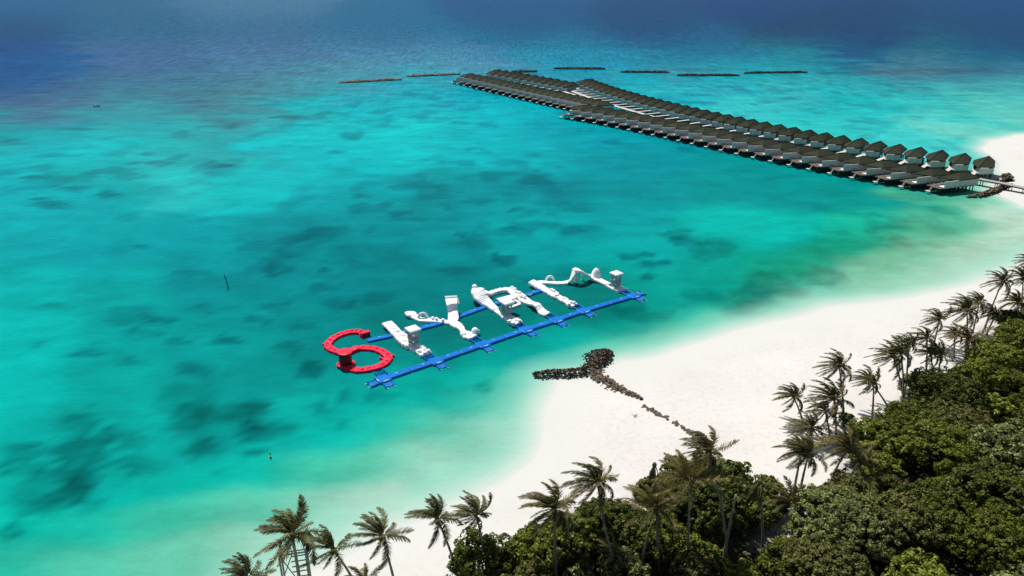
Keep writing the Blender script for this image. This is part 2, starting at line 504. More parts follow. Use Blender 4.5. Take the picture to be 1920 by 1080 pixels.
def lin(c):
    c = c / 255.0
    return np.where(c <= .04045, c / 12.92, ((c + .055) / 1.055) ** 2.4)


def UV(X, Y):
    Yc = np.maximum(Y, 45)
    return 1100 * X / (Yc + 35) / 95, 70000 / (Yc + 30) / 34


cu, cv = UV(CP[:, 0], CP[:, 1])
cl = lin(CP[:, 2:5])
WATER_GAIN = .735
WATER_OFF = np.array([0.0, .012, .014])
# dark reef / seagrass patches: px, py, rx, ry, strength, tint (g = green weed, p = purple reef, t = teal)
PATCH = '''105 577 28 10 .3 t;230 590 60 20 .3 t;290 598 34 13 .45 t;75 645 12 6 .3 t;165 665 28 8 .4 t;265 625 34 10 .35 t;430 640 38 14 .4 t;362 690 34 18 .35 t;540 650 24 11 .35 t
580 690 24 24 .5 t;370 760 60 40 .4 g;430 770 60 30 .35 g;380 845 34 20 .55 g;458 850 34 13 .6 g;505 808 48 16 .5 g;345 785 34 28 .35 g;470 780 40 28 .4 g;420 805 75 50 .35 g;470 815 30 20 .4 g
145 790 42 34 .4 g;130 850 60 38 .5 g;222 820 48 20 .45 g;100 900 60 34 .5 g;152 905 34 38 .5 g;60 940 60 24 .45 g;255 870 38 24 .35 g;30 870 40 22 .3 g;170 950 26 12 .4 g;100 955 30 16 .45 g
30 1000 22 24 .5 g;300 910 12 6 .5 t;35 835 28 9 .4 t;8 875 14 12 .45 t;600 760 14 16 .5 t;645 740 14 14 .4 t;705 745 34 12 .4 t;640 795 10 8 .35 t;905 725 22 9 .4 t;375 890 14 7 .35 t;415 890 9 5 .3 t
270 463 18 5 .35 t;60 333 24 5 .5 t;135 355 30 8 .4 p;200 360 20 9 .35 t;78 373 18 5 .5 t;100 386 40 8 .4 t;285 305 34 6 .5 p;275 288 14 4 .45 p;408 312 22 8 .45 p;430 238 42 5 .5 p;545 220 32 5 .5 p
660 255 22 7 .4 t;150 243 34 4 .4 p;20 265 26 8 .55 p;625 286 16 4 .4 t;885 278 20 5 .4 t;685 367 18 5 .4 t;860 230 20 4 .3 p;912 233 18 4 .3 p;580 450 60 24 .3 t;720 480 90 28 .3 t;610 505 12 7 .45 t
520 505 24 13 .4 t;350 512 44 9 .3 t;862 440 12 6 .35 t;945 488 28 12 .6 t;970 393 20 5 .4 t;998 397 14 4 .35 t;1265 440 26 12 .4 t;1282 449 30 13 .4 t;1182 483 20 9 .5 t;1212 476 14 6 .4 t
1226 493 26 8 .45 t;1350 470 50 22 .35 t;1210 518 16 8 .45 t;1435 540 60 30 .4 g;1500 500 68 20 .24 o;1400 575 50 16 .35 g;1640 470 100 26 .24 o;1720 430 80 18 .24 o;1760 458 56 8 .24 o;1540 520 50 18 .3 g
1200 592 55 16 .35 g;1320 560 60 18 .3 g;1750 133 190 5 .45 p;1330 130 80 4 .4 p;1600 137 90 3 .35 p;280 175 90 7 .2 p;120 220 60 5 .25 t;430 175 50 5 .25 p;560 178 60 5 .25 p;1650 235 60 4 .2 t
1540 205 60 3 .25 t;1460 185 50 3 .25 t;1700 205 70 3 .2 t;700 560 50 16 .3 t;640 570 40 14 .35 t;760 410 40 8 .25 t;900 380 40 8 .25 t;1100 390 50 8 .25 t;1080 430 40 9 .25 t;960 430 30 8 .25 t
480 600 30 12 .35 t;400 580 40 12 .3 t;340 640 24 8 .3 t;250 680 26 9 .35 t;180 640 20 7 .3 t;560 610 26 9 .35 t;520 575 28 10 .3 t;600 540 40 10 .25 t;1000 525 30 8 .3 t;850 510 40 10 .25 t'''
PT = []
for e in PATCH.replace('\n', ';').split(';'):
    a = e.split()
    px, py, rx, ry, st = map(float, a[:5])
    c = gp(px, py)
    ex = (gp(px + rx, py) - c).length
    ey = (gp(px, py - ry) - gp(px, py + ry)).length / 2
    A1 = (gp(px + rx, py) - gp(px - rx, py)).xy / 2; A2 = (gp(px, py - ry) - gp(px, py + ry)).xy / 2
    PT.append((c.x, c.y, ex, ey, st, a[5], np.linalg.inv(np.array([[A1.x, A2.x], [A1.y, A2.y]])), abs(A1.x) + abs(A2.x), abs(A1.y) + abs(A2.y)))


def bed_sky_colour(X, Y):
    sh = X.shape
    x = X.ravel(); y = Y.ravel()
    out = np.zeros((len(x), 3))
    # break up the bands with a slow wobble in metres
    amp = np.clip((y - 60) / 250, 0, 1.2)
    wx = x + (fbm(x / 40, y / 40, 205) - .5) * 60 * amp
    wy = y + (fbm(x / 34, y / 50, 406) - .5) * (14 + 70 * amp)
    fa = np.clip((y - 170) / 120, 0, 1)
    wx = wx + (fbm(x / 13, y / 13, 615, 5) - .5) * 34 * fa
    wy = wy + (fbm(x / 15, y / 13, 816, 5) - .5) * 46 * fa
    wy = np.where(y > 520, y + (fbm(x / 70, y / 40, 906, 5) - .5) * 70, wy)
    for i in range(0, len(x), 20000):
        u, v = UV(wx[i:i + 20000], wy[i:i + 20000])
        d = (u[:, None] - cu[None]) ** 2 + (v[:, None] - cv[None]) ** 2
        d -= d.min(1, keepdims=True)
        w = np.exp(-d * 3.2)
        out[i:i + 20000] = (w @ cl) / w.sum(1, keepdims=True)
    fr = np.clip((y - 250) / 700, 0, 1)[:, None]
    out = np.maximum((out - WATER_OFF - fr * np.array([[.062, .004, .036]])) * WATER_GAIN, .0015)
    out *= (1 - .14 * np.clip((y - 620) / 200, 0, 1))[:, None]
    mid = 1 + .03 * np.clip((y - 190) / 60, 0, 1) * np.clip((560 - y) / 150, 0, 1)
    out[:, 1:] *= mid[:, None]
    tint = {'g': np.array([.45, .50, .52]), 't': np.array([.35, .50, .56]), 'p': np.array([1.35, .50, .60]), 'o': np.array([.75, .55, .42])}
    s0 = np.full(len(x), 0.0)
    for (cx, cy, ex, ey, st, tn, inv, bx, by) in PT:
        sel = (np.abs(x - cx) < bx * 2.4 + 12) & (np.abs(y - cy) < by * 2.4 + 12)
        if not sel.any(): continue
        xx, yy = x[sel], y[sel]
        sc = max(2.0, min(ex, ey))
        qx, qy = xx - cx, yy - cy
        dx = inv[0, 0] * qx + inv[0, 1] * qy + (fbm(xx / sc, yy / sc, 121, 5) - .5) * 1.9
        dy = inv[1, 0] * qx + inv[1, 1] * qy + (fbm(xx / sc + 9.3, yy / sc + 4.1, 321, 5) - .5) * 1.9
        k = np.clip((1.25 - np.hypot(dx, dy)) * 1.5, 0, 1)
        k = k * k * (3 - 2 * k) * (.35 + 1.2 * fbm(xx / 3.2, yy / 3.6, 523))
        k = np.clip(k * st * (1.25 if ex > 9 else 1.9), 0, .95)
        mlt = tint[tn][None] * np.ones((len(xx), 1))
        out[sel] = out[sel] * (1 - k[:, None]) + out[sel] * mlt * k[:, None]
    # shelving sand shows through more and more toward the beach
    s_ = np.maximum(poly_sd(x, y, land), poly_sd(x, y, bank)) + (fbm(x / 14, y / 14, 3) - .5) * 5
    q = np.clip(1 + s_ / 11.0, 0, 1)
    pale = np.clip(q * 1.35, 0, 1)[:, None] * .62
    out = out * (1 - pale) + np.array([.30, .59, .475])[None] * pale
    q = (np.clip(1 + s_ / 6.5, 0, 1) ** 1.8)[:, None]
    out = out * (1 - q) + np.array([.625, .625, .58])[None] * q
    # scattered small coral heads over the lagoon bed
    n_ = fbm(x / 9, y / 12, 41, 3); msk = fbm(x / 60, y / 70, 44, 3)
    k = np.clip((n_ - .57) * 9, 0, 1) * np.clip((msk - .40) * 5, 0, 1) * np.clip((y - 110) / 60, 0, 1) * .58
    far = np.clip((y - 560) / 60, 0, 1)
    k = k * (1 - far) * np.clip(.35 - out[:, 0] * 2.2, 0, .35) / .35
    out *= (1 - k[:, None] * np.array([.5, .5, .42])[None])
    return out.reshape(sh + (3,))


xs = axis(-150, 260, 1.6, -9000, 9000, 1.09)
ys = axis(45, 620, 1.7, -150, 16000, 1.05)
me, X, Y, Z = grid_mesh('water', xs, ys, lambda X, Y: np.zeros(X.shape))
bc = bed_sky_colour(X, Y).reshape(-1, 3)
lz = land_z(X, Y).ravel()
at = me.attributes.new('bed', 'FLOAT_COLOR', 'POINT')  # holds bed colour with the sky's reflection painted in
at.data.foreach_set('color', np.concatenate([bc, np.ones((len(bc), 1))], 1).astype('f').ravel())
at = me.attributes.new('depth', 'FLOAT', 'POINT'); at.data.foreach_set('value', (-lz).astype('f'))
water = bpy.data.objects.new('water', me); col.objects.link(water); tag(water, kind='structure')
m, nt, b = new_mat('lagoon_water')
L = nt.links.new
tc = N(nt, 'ShaderNodeTexCoord')
ca = N(nt, 'ShaderNodeAttribute', attribute_name='bed')
# fine mottling of the bed
mpA = N(nt, 'ShaderNodeMapping'); mpA.inputs['Scale'].default_value = (.6, 1, 1); L(tc.outputs['Object'], mpA.inputs[0])
nA = N(nt, 'ShaderNodeTexNoise', Scale=.10, Detail=8.0, Roughness=.72); L(mpA.outputs[0], nA.inputs['Vector'])
mr = N(nt, 'ShaderNodeMapRange'); mr.inputs['From Min'].default_value = .3; mr.inputs['From Max'].default_value = .7
mr.inputs['To Min'].default_value = .78; mr.inputs['To Max'].default_value = 1.20; L(nA.outputs['Fac'], mr.inputs[0])
# wind streaks: glint and shade of the chop painted as tone, stronger seaward
mpB = N(nt, 'ShaderNodeMapping'); mpB.inputs['Scale'].default_value = (.35, 1, 1); mpB.inputs['Rotation'].default_value = (0, 0, R(8)); L(tc.outputs['Object'], mpB.inputs[0])
nB = N(nt, 'ShaderNodeTexNoise', Scale=.16, Detail=6.0, Roughness=.7); L(mpB.outputs[0], nB.inputs['Vector'])
sy = N(nt, 'ShaderNodeSeparateXYZ'); L(tc.outputs['Object'], sy.inputs[0])
fy = N(nt, 'ShaderNodeMapRange'); fy.inputs['From Min'].default_value = 200; fy.inputs['From Max'].default_value = 520; L(sy.outputs['Y'], fy.inputs[0])
mb = N(nt, 'ShaderNodeMapRange'); mb.inputs['From Min'].default_value = .3; mb.inputs['From Max'].default_value = .7
mb.inputs['To Min'].default_value = .72; mb.inputs['To Max'].default_value = 1.28; L(nB.outputs['Fac'], mb.inputs[0])
mx1 = N(nt, 'ShaderNodeMix', data_type='FLOAT'); mx1.inputs[2].default_value = 1.0
L(fy.outputs[0], mx1.inputs[0]); L(mb.outputs[0], mx1.inputs[3])
mpS = N(nt, 'ShaderNodeMapping'); mpS.inputs['Scale'].default_value = (1, .09, 1); mpS.inputs['Rotation'].default_value = (0, 0, R(6)); L(tc.outputs['Object'], mpS.inputs[0])
nS = N(nt, 'ShaderNodeTexNoise', Scale=.42, Detail=4.0, Roughness=.75); L(mpS.outputs[0], nS.inputs['Vector'])
sS = N(nt, 'ShaderNodeMapRange'); sS.inputs['From Min'].default_value = .32; sS.inputs['From Max'].default_value = .68
sS.inputs['To Min'].default_value = .55; sS.inputs['To Max'].default_value = 1.50; L(nS.outputs['Fac'], sS.inputs[0])
mx2 = N(nt, 'ShaderNodeMix', data_type='FLOAT'); mx2.inputs[2].default_value = 1.0
L(fy.outputs[0], mx2.inputs[0]); L(sS.outputs[0], mx2.inputs[3])
pr0 = N(nt, 'ShaderNodeMath', operation='MULTIPLY'); L(mr.outputs[0], pr0.inputs[0]); L(mx1.outputs[0], pr0.inputs[1])
pr = N(nt, 'ShaderNodeMath', operation='MULTIPLY'); L(pr0.outputs[0], pr.inputs[0]); L(mx2.outputs[0], pr.inputs[1])
fz = N(nt, 'ShaderNodeMapRange'); fz.inputs['From Min'].default_value = 330; fz.inputs['From Max'].default_value = 700; L(sy.outputs['Y'], fz.inputs[0]); L(fz.outputs[0], mx2.inputs[0])
vs = N(nt, 'ShaderNodeVectorMath', operation='SCALE'); L(ca.outputs['Color'], vs.inputs[0]); L(pr.outputs[0], vs.inputs['Scale'])
L(vs.outputs[0], b.inputs['Base Color'])
b.inputs['Roughness'].default_value = .3
b.inputs['IOR'].default_value = 1.33
b.inputs['Specular IOR Level'].default_value = .009
# ripples and chop
mpC = N(nt, 'ShaderNodeMapping'); mpC.inputs['Scale'].default_value = (.55, 1, 1); mpC.inputs['Rotation'].default_value = (0, 0, R(-14)); L(tc.outputs['Object'], mpC.inputs[0])
w1 = N(nt, 'ShaderNodeTexNoise', Scale=.9, Detail=4.0, Roughness=.6); L(mpC.outputs[0], w1.inputs['Vector'])
w2 = N(nt, 'ShaderNodeTexNoise', Scale=.22, Detail=5.0, Roughness=.65); L(mpC.outputs[0], w2.inputs['Vector'])
ws = N(nt, 'ShaderNodeMix', data_type='FLOAT'); L(fy.outputs[0], ws.inputs[0]); L(w1.outputs['Fac'], ws.inputs[2]); L(w2.outputs['Fac'], ws.inputs[3])
bd = N(nt, 'ShaderNodeMapRange'); bd.inputs['To Min'].default_value = .22; bd.inputs['To Max'].default_value = 2.6; L(fy.outputs[0], bd.inputs[0])
bp = N(nt, 'ShaderNodeBump', Strength=.55); L(bd.outputs[0], bp.inputs['Distance']); L(ws.outputs[0], bp.inputs['Height']); L(bp.outputs[0], b.inputs['Normal'])
# the mottling dies out in the thin water over the sand
de = N(nt, 'ShaderNodeAttribute', attribute_name='depth')
dm = N(nt, 'ShaderNodeMapRange', interpolation_type='SMOOTHSTEP'); dm.inputs['From Min'].default_value = 0; dm.inputs['From Max'].default_value = .7; L(de.outputs['Fac'], dm.inputs[0])
mo = N(nt, 'ShaderNodeMix', data_type='FLOAT'); mo.inputs[2].default_value = 1.0
L(dm.outputs[0], mo.inputs[0]); L(pr.outputs[0], mo.inputs[3]); L(mo.outputs[0], vs.inputs['Scale'])
me.materials.append(m)


# ------------------------------------------------------------------ water villas
def hip_roof(poly, ridge, ez, rz, th=.28):
    """poly: eave corners (xy, ccw), ridge: two xy ends; slopes fan to the nearer ridge end"""
    mb = MB()
    n = len(poly)
    vs = [(p[0], p[1], ez) for p in poly] + [(p[0], p[1], ez - th) for p in poly] + [(r[0], r[1], rz) for r in ridge]
    idx = []
    for p in poly:
        d = [math.hypot(p[0] - r[0], p[1] - r[1]) for r in ridge]
        idx.append(d.index(min(d)))
    fs = []
    for i in range(n):
        j = (i + 1) % n
        a, c = 2 * n + idx[i], 2 * n + idx[j]
        if a == c: fs.append((i, j, a))
        else: fs.append((i, j, c, a))
        fs.append((i + n, j + n, j, i))
    fs.append(tuple(range(2 * n - 1, n - 1, -1)))
    mb.add(vs, fs)
    # cap along the ridge
    r0, r1 = Vector((*ridge[0], rz + .05)), Vector((*ridge[1], rz + .05))
    if (r1 - r0).length > .3: mb.tube([r0, r1], .13, 5)
    for i, p in enumerate(poly):
        q = ridge[idx[i]]
        mb.tube([Vector((p[0], p[1], ez + .03)), Vector((q[0], q[1], rz + .06))], .10, 4)
    return mb


def post_mesh(x, y, z0, z1, r=.17):
    return MB().tube([(x, y, z0), (x, y, z1)], r, 6)


def make_long_villa():
    """lagoon-side villa: long white screen wall, low hipped roof, open deck at the water end"""
    t = empty('water_villa')
    kids = []
    FL, WT = 2.3, 4.35
    w = MB().box(0, 15.2, -.16, 0, FL - .15, WT)
    for i in range(9): w.box(.2 + i * 1.8, .34 + i * 1.8, .002, .10, FL, WT - .1)
    w.box(-.06, 15.25, -.22, .06, WT + .003, WT + .10)
    kids.append((w.build('screen_wall', M_wall, t), []))
    roof = hip_roof([(6.3, -.55), (15.0, -.55), (13.8, 4.9), (1.9, 4.9)], [(8.2, 2.4), (11.4, 2.2)], 4.6, 6.45)
    kids.append((roof.build('roof', M_roof, t), []))
    b_ = MB().box(7.2, 13.4, .7, 4.6, FL + .004, 4.59)
    body = b_.build('wall', M_wall2, t)
    gl = MB().box(7.12, 7.19, 1.0, 4.4, FL + .2, 4.3)
    gl.box(7.08, 7.12, 2.7, 2.82, FL + .2, 4.3)
    kids.append((body, [gl.build('glass_door', M_dark, body)]))
    d = MB().box(-2.0, 14.0, .004, 5.3, FL - .2, FL)
    for i in range(11): d.box(-1.5 + i * 1.4, -1.46 + i * 1.4, .01, 5.3, FL, FL + .012)
    kids.append((d.build('deck', M_deck2, t), []))
    pl = MB().box(.2, 3.4, .5, 2.3, FL + .012, FL + .16)
    kids.append((pl.build('sun_bed', M_white, t), []))
    st = MB().box(-4.0, -2.8, 2.2, 3.7, .85, 1.0)
    for i in range(4): st.box(-2.8 + i * .2, -2.58 + i * .2, 2.6, 3.3, 1.1 + i * .3, 1.15 + i * .3)
    kids.append((st.build('landing', M_deck, t), []))
    rl = MB()
    for x in (-1.9, -.9, 0): rl.box(x, x + .07, 5.15, 5.22, FL, FL + 1)
    rl.box(-1.9, .07, 5.14, 5.23, FL + 1, FL + 1.06)
    kids.append((rl.build('railing', M_post, t), []))
    for ya, yb in ((.3, 1.5), (4.0, 5.05)):
        rl = MB()
        for y in (ya, yb): rl.box(-1.95, -1.88, y, y + .07, FL, FL + 1)
        rl.box(-1.96, -1.87, ya, yb + .07, FL + 1, FL + 1.05)
        kids.append((rl.build('railing', M_post, t), []))
    for x in (-1.8, -.5, 1.2, 3.1, 5.0, 6.9, 8.8, 10.7, 12.4, 13.8):
        for y in (.2, 2.9):
            kids.append((post_mesh(x, y, -1.4, FL - .2).build('post', M_post, t), []))
    for y in (2.3, 3.6):
        kids.append((post_mesh(-3.9, y, -1.4, .85, .09).build('post', M_post, t), []))
    br = MB()
    for y in (.2, 2.9, 5.0): br.box(-1.95, 13.9, y - .09, y + .09, FL - .55, FL - .204)
    for i in range(8):  # cross braces added, joists thickened, to deepen the dark under the deck
        x0_ = -1.8 + i * 1.9
        br.tube([(x0_, 2.9, .1), (x0_ + 1.9, 2.9, FL - .4)], .08, 4); br.tube([(x0_ + 1.9, 2.94, .1), (x0_, 2.94, FL - .4)], .08, 4)
    kids.append((br.build('joist_and_dark_brace', M_post, t), []))
    return t, kids


def make_short_villa():
    """ocean-side villa: steep pointed roof seen end on, white bath wall, bridge to the walkway.
    local x runs along the row (towards the beach), y away from the walkway"""
    t = empty('pointed_villa')
    kids = []
    FL = 2.45
    poly = [(-.1, -.6), (4.4, 2.9), (3.1, 13.2), (-2.2, 13.4), (-3.4, 9.6), (-2.9, 4.6)]
    kids.append((hip_roof(poly, [(1.0, 5.6), (1.1, 10.4)], 4.65, 6.8).build('roof', M_roof, t), []))
    # body under the roof
    kb = MB().prism([(.2, .6), (3.8, 3.45), (2.3, 11.6), (-2.6, 11.2), (-2.2, 5.1)], FL + .004, 4.62)
    body = kb.build('wall', M_wall2, t)
    # bright end wall: two panels, the left one taller and nearer
    e = Vector((4.4, 3.55)).normalized(); nn = Vector((e.y, -e.x))
    o = Vector((.15, .1))
    def quad(a, c, off, dep):
        p = [o + e * a + nn * off, o + e * c + nn * off, o + e * c + nn * (off - dep), o + e * a + nn * (off - dep)]
        return [(q.x, q.y) for q in p]
    ew = MB().prism(quad(0, 2.75, .95, .9), FL - .25, 4.33)
    ew.prism(quad(-.05, 2.8, 1.0, 1.0), 4.334, 4.42)
    ew.prism(quad(2.802, 5.0, .55, .7), FL - .25, 4.12)
    endw = ew.build('bath_wall', M_wall, t)
    wd = MB().prism(quad(3.1, 4.3, .57, .3), 4.123, 4.5)
    kids.append((endw, [wd.build('window', M_dark, endw)]))
    sd = MB().prism([(-2.37, 5.3), (-1.0, 3.0), (-1.05, 2.95), (-2.44, 5.25)], FL + .2, 4.3)
    kids.append((body, [sd.build('glass_door', M_dark, body)]))
    fl = MB().prism([(-.1, -.3), (4.2, 3.1), (2.4, 14.2), (-3.1, 13.6), (-2.7, 4.5)], FL - .25, FL)
    kids.append((fl.build('deck', M_deck, t), []))
    bg = MB().prism([(-1.9, -7.4), (-.5, -7.4), (-.5, 1.2), (-1.9, 3.2)], FL - .2, FL - .02)
    kids.append((bg.build('bridge', M_deck, t), []))
    for (x, y) in ((.3, .4), (2.1, 1.8), (3.8, 3.2), (3.3, 6.5), (2.8, 10), (2.2, 13.6), (-.4, 13.4), (-2.8, 13.2), (-2.7, 10), (-2.6, 7), (-2.4, 4.8), (-1.2, -3.4), (.6, 6)):
        kids.append((post_mesh(x, y, -1.4, FL - .25).build('post', M_post, t), []))
    return t, kids


def fit_row(idx, pts, z, deg):
    P = [gp(x, y, z) for x, y in pts]
    cx = np.polyfit(idx, [p.x for p in P], deg); cy = np.polyfit(idx, [p.y for p in P], deg)
    dx, dy = np.polyder(cx), np.polyder(cy)
    def f(k):
        return Vector((float(np.polyval(cx, k)), float(np.polyval(cy, k)), 0)), math.atan2(float(np.polyval(dy, k)), float(np.polyval(dx, k)))
    return f


rowA = fit_row([0, 1, 2, 3, 4, 5, 6, 7, 8, 9, 10, 11, 12, 13, 14, 18, 21, 22, 23, 24, 25, 26, 27, 28, 29, 30, 31, 32, 33],
               [(1835.6, 314.2), (1789.2, 308), (1743.6, 300.8), (1701, 294.5), (1662.5, 289), (1622.5, 282.8), (1587, 276.6), (1552.5, 270.3), (1519, 264),
                (1487.6, 258.6), (1459.5, 253), (1430.6, 247.7), (1404.8, 242.5), (1379.8, 237.5), (1357, 233), (1273.5, 213.8), (1221, 200.3), (1205, 195.6),
                (1191, 192.3), (1177, 189), (1163, 184.8), (1150, 181), (1137, 177.3), (1125.7, 173.5), (1116, 170), (1107, 166.6), (1097.6, 163.2), (1088.2, 159.4), (1079.4, 156.3)], 4.4, 4)
rowB = fit_row([0, 1, 2, 3, 4, 5, 6, 7, 8, 9, 10, 11, 12, 13, 14, 15, 16, 17, 18, 19, 20, 21, 22],
               [(1768, 352.8), (1715, 344), (1671, 336), (1625, 328.4), (1581, 320), (1541, 313), (1504, 306), (1469, 298), (1434, 290.6), (1402, 284), (1370, 277),
                (1340, 271.5), (1314, 264), (1289, 259.4), (1265, 253.8), (1242, 249), (1219, 244), (1196.6, 239), (1173, 235), (1152.5, 230), (1132, 227), (1112, 222.8), (1085, 218)], 2.3, 3)
rowC = fit_row([0, 3, 6, 9, 12, 16], [(872, 155), (909, 164), (947.5, 173), (985, 181), (1024, 190), (1077, 202)], 2.3, 2)
rowD = fit_row([0, 2, 4, 6, 8], [(912.5, 139), (939, 143.5), (966, 148), (992.5, 153), (1020, 158)], 4.4, 2)

lv, lk = make_long_villa()
sv, sk = make_short_villa()
firstL, firstS = True, True


def place(kind, p, rz, label, group):
    global firstL, firstS
    if kind == 'L':
        if firstL:
            firstL = False; o = lv; o.location = p; o.rotation_euler = (0, 0, rz)
        else: o = copy_thing(lv, lk, p, rz)
    else:
        if firstS:
            firstS = False; o = sv; o.location = p; o.rotation_euler = (0, 0, rz)
        else: o = copy_thing(sv, sk, p, rz)
    tag(o, label, 'water villa', group)
    return o


for k in range(24):
    p, a = rowB(k)
    a = a if k < 23 else rowB(22)[1]
    place('L', p, a - R(138) + R(19),
          ('villa with long pale screen wall, %s from the beach in the near lagoon row' % nth(k + 1)) if k < 23 else
          'end villa of the near lagoon row, its open posts standing clear in the water', 'villas along the lagoon side of the main jetty')
for k in range(34):
    p, a = rowA(k)
    place('S', p, a + math.pi,
          'pointed-roof villa with white end wall, %s from the sandbank in the ocean-side row' % nth(k + 1), 'villas along the ocean side of the main jetty')
for k in range(20):
    p, a = rowC(17.6 - k)
    place('L', p, a + math.pi - R(138) + R(19),
          'villa with slanting grey screen wall, %s from the fork in the far lagoon-side row' % nth(k + 1), 'villas on the lagoon side of the far branch')
for k in range(11):
    p, a = rowD(10 - k)
    place('S', p, a,
          'dark-roofed villa on the far branch, %s from the fork in its ocean-side row' % nth(k + 1), 'villas on the ocean side of the far branch')


# ------------------------------------------------------------------ jetty walkways
def offset_path(pts, w):
    out = []
    for i, p in enumerate(pts):
        t = (pts[min(i + 1, len(pts) - 1)] - pts[max(i - 1, 0)]); t.z = 0; t.normalize()
        n = Vector((-t.y, t.x, 0))
        out.append((p + n * w / 2, p - n * w / 2))
    return out


def walkway(name, pts, w, z0, z1, mat, label, cat, step=5.0, rail=False, bottom=-1.5):
    t = empty(name, pts[0])
    o0 = pts[0]
    pts = [p - o0 for p in pts]
    mb = MB()
    ed = offset_path(pts, w)
    for (a, b_), (c, d) in zip(ed, ed[1:]):
        vs = []
        for z in (z0, z1):
            for q in (a, b_, d, c): vs.append((q.x, q.y, z))
        mb.add(vs, [(0, 1, 2, 3), (7, 6, 5, 4), (0, 4, 5, 1), (1, 5, 6, 2), (2, 6, 7, 3), (3, 7, 4, 0)])
    mb.build('deck', mat, t)
    # beams + posts
    bm_ = MB()
    acc = 0
    posts = []
    for i in range(len(pts) - 1):
        a, c = pts[i], pts[i + 1]
        Ls = (c - a).length
        t_ = (c - a).normalized(); n = Vector((-t_.y, t_.x, 0))
        for s in (-1, 1):
            q0 = a + n * s * (w / 2 - .15); q1 = c + n * s * (w / 2 - .15)
            bm_.tube([(q0.x, q0.y, z0 - .17), (q1.x, q1.y, z0 - .17)], .15, 4)
        d = step - acc if i else 0.5
        while d < Ls:
            for s in (-1, 1):
                q = a + t_ * d + n * s * (w / 2 - .15)
                posts.append(q)
            d += step
        acc = Ls - (d - step)
    bm_.build('beam', M_post, t)
    for q in posts[:96]:
        MB().tube([(q.x, q.y, bottom), (q.x, q.y, z0 - .03)], .14, 6).build('post', M_post, t)
    tag(t, label, cat)
    return t


mainw = [gp(2010, 372, 2.3), gp(1960, 362, 2.3), gp(1920, 351.5, 2.3), gp(1880, 343, 2.3), gp(1850, 337.5, 2.3), gp(1832, 334, 2.3)]
for k in np.arange(0.6, 33.5, 1.5):
    p, a = rowA(k)
    nrm = Vector((math.sin(a), -math.cos(a), 0))
    mainw.append(p - nrm * 8.0 * 1.0 if False else p + Vector((-math.sin(a), math.cos(a), 0)) * 8.0)
mainw = [Vector((p.x, p.y, 0)) for p in mainw]
walkway('pier', mainw[:7], 2.4, 2.1, 2.3, M_pier, 'grey plank pier on posts running from the last villas onto the sandbank', 'pier', 4.6)
walkway('walkway', mainw[6:], 2.2, 2.1, 2.29, M_deck, 'long pale walkway on posts between the two rows of the main jetty', 'walkway', 7.5)
br = [gp(1150, 196, 2.3), gp(1120, 191, 2.3), gp(1085, 180, 2.3), gp(1050, 169, 2.3), gp(1010, 160, 2.3), gp(960, 148.5, 2.3), gp(915, 139, 2.3)]
walkway('walkway', [Vector((p.x, p.y, 0)) for p in br], 2.2, 2.1, 2.29, M_deck, 'pale walkway of the far branch, between its two rows of roofs', 'walkway', 7.5)


# ------------------------------------------------------------------ rock works
def rubble(name, path, seed, dens, size, mat, label, cat, topmat=None, kind=None, topfrac=.0):
    """path: list of (point, halfwidth, height)"""
    rg = random.Random(seed)
    o0 = path[0][0].copy(); o0.z = 0
    mb = MB(); tp = MB()
    for (a, wa, ha), (b_, wb, hb) in zip(path, path[1:]):
        Ls = (b_ - a).length
        n = max(1, int(Ls * (wa + wb) * dens))
        t = (b_ - a).normalized(); nn = Vector((-t.y, t.x, 0))
        for i in range(n):
            q = rg.random(); s = rg.gauss(0, .45)
            if abs(s) > 1.25: continue
            w = wa + (wb - wa) * q; h = ha + (hb - ha) * q
            p = a.lerp(b_, q) + nn * s * w - o0
            z = h * max(0, 1 - abs(s) ** 1.6) * rg.uniform(.6, 1.05)
            sz = size * rg.uniform(.55, 1.25)
            tgt = tp if (topmat and z > h * .55 and rg.random() < topfrac) else mb
            tgt.rock((p.x, p.y, path[0][0].z + z), sz, rg)
    if topmat and tp.f:
        root = empty(name, o0)
        mb.build('wet_rubble', mat, root)['kind'] = 'stuff'
        tp.build('top_stones', topmat, root)['kind'] = 'stuff'
    else:
        root = mb.build(name, mat, None, loc=o0)
    tag(root, label, cat, kind=kind)
    return root


P3 = lambda x, y, w, h, z=0.0: (gp(x, y, z), w, h)
root = rubble('rock_groyne', [P3(1000, 706, 1.1, .8), P3(1030, 704, 1.7, 1.1), P3(1060, 703, 1.6, 1.1), P3(1098, 700, 1.7, 1.3), P3(1112, 690, 2.1, 1.4), P3(1118, 680, 2.6, 1.3),
                              P3(1127, 668, 3.0, 1.3), P3(1142, 660, 1.6, .7)], 3, 19, .22, M_rock,
              'dark Y-shaped rock groyne where the beach meets the lagoon', 'groyne', M_rock2, topfrac=.35)
rg = random.Random(5)
mb = MB()
o0 = root.location
for (a, wa), (b_, wb) in zip([(gp(1108, 698), 1.7), (gp(1130, 714), 1.6), (gp(1160, 733), 1.4), (gp(1188, 746), 1.0)], [(gp(1130, 714), 1.6), (gp(1160, 733), 1.4), (gp(1188, 746), 1.0), (gp(1203, 755), .6)]):
    Ls = (b_ - a).length
    for i in range(int(Ls * 38)):
        q = rg.random(); s = rg.gauss(0, .45)
        t = (b_ - a).normalized(); nn = Vector((-t.y, t.x, 0))
        p = a.lerp(b_, q) + nn * s * (wa + (wb - wa) * q) - o0
        mb.rock((p.x, p.y, .35 + .7 * max(0, 1 - abs(s)) * rg.random()), 0.23 * rg.uniform(.5, 1.4), rg)
mb.build('dry_stem_rubble', M_rock2, root)['kind'] = 'stuff'
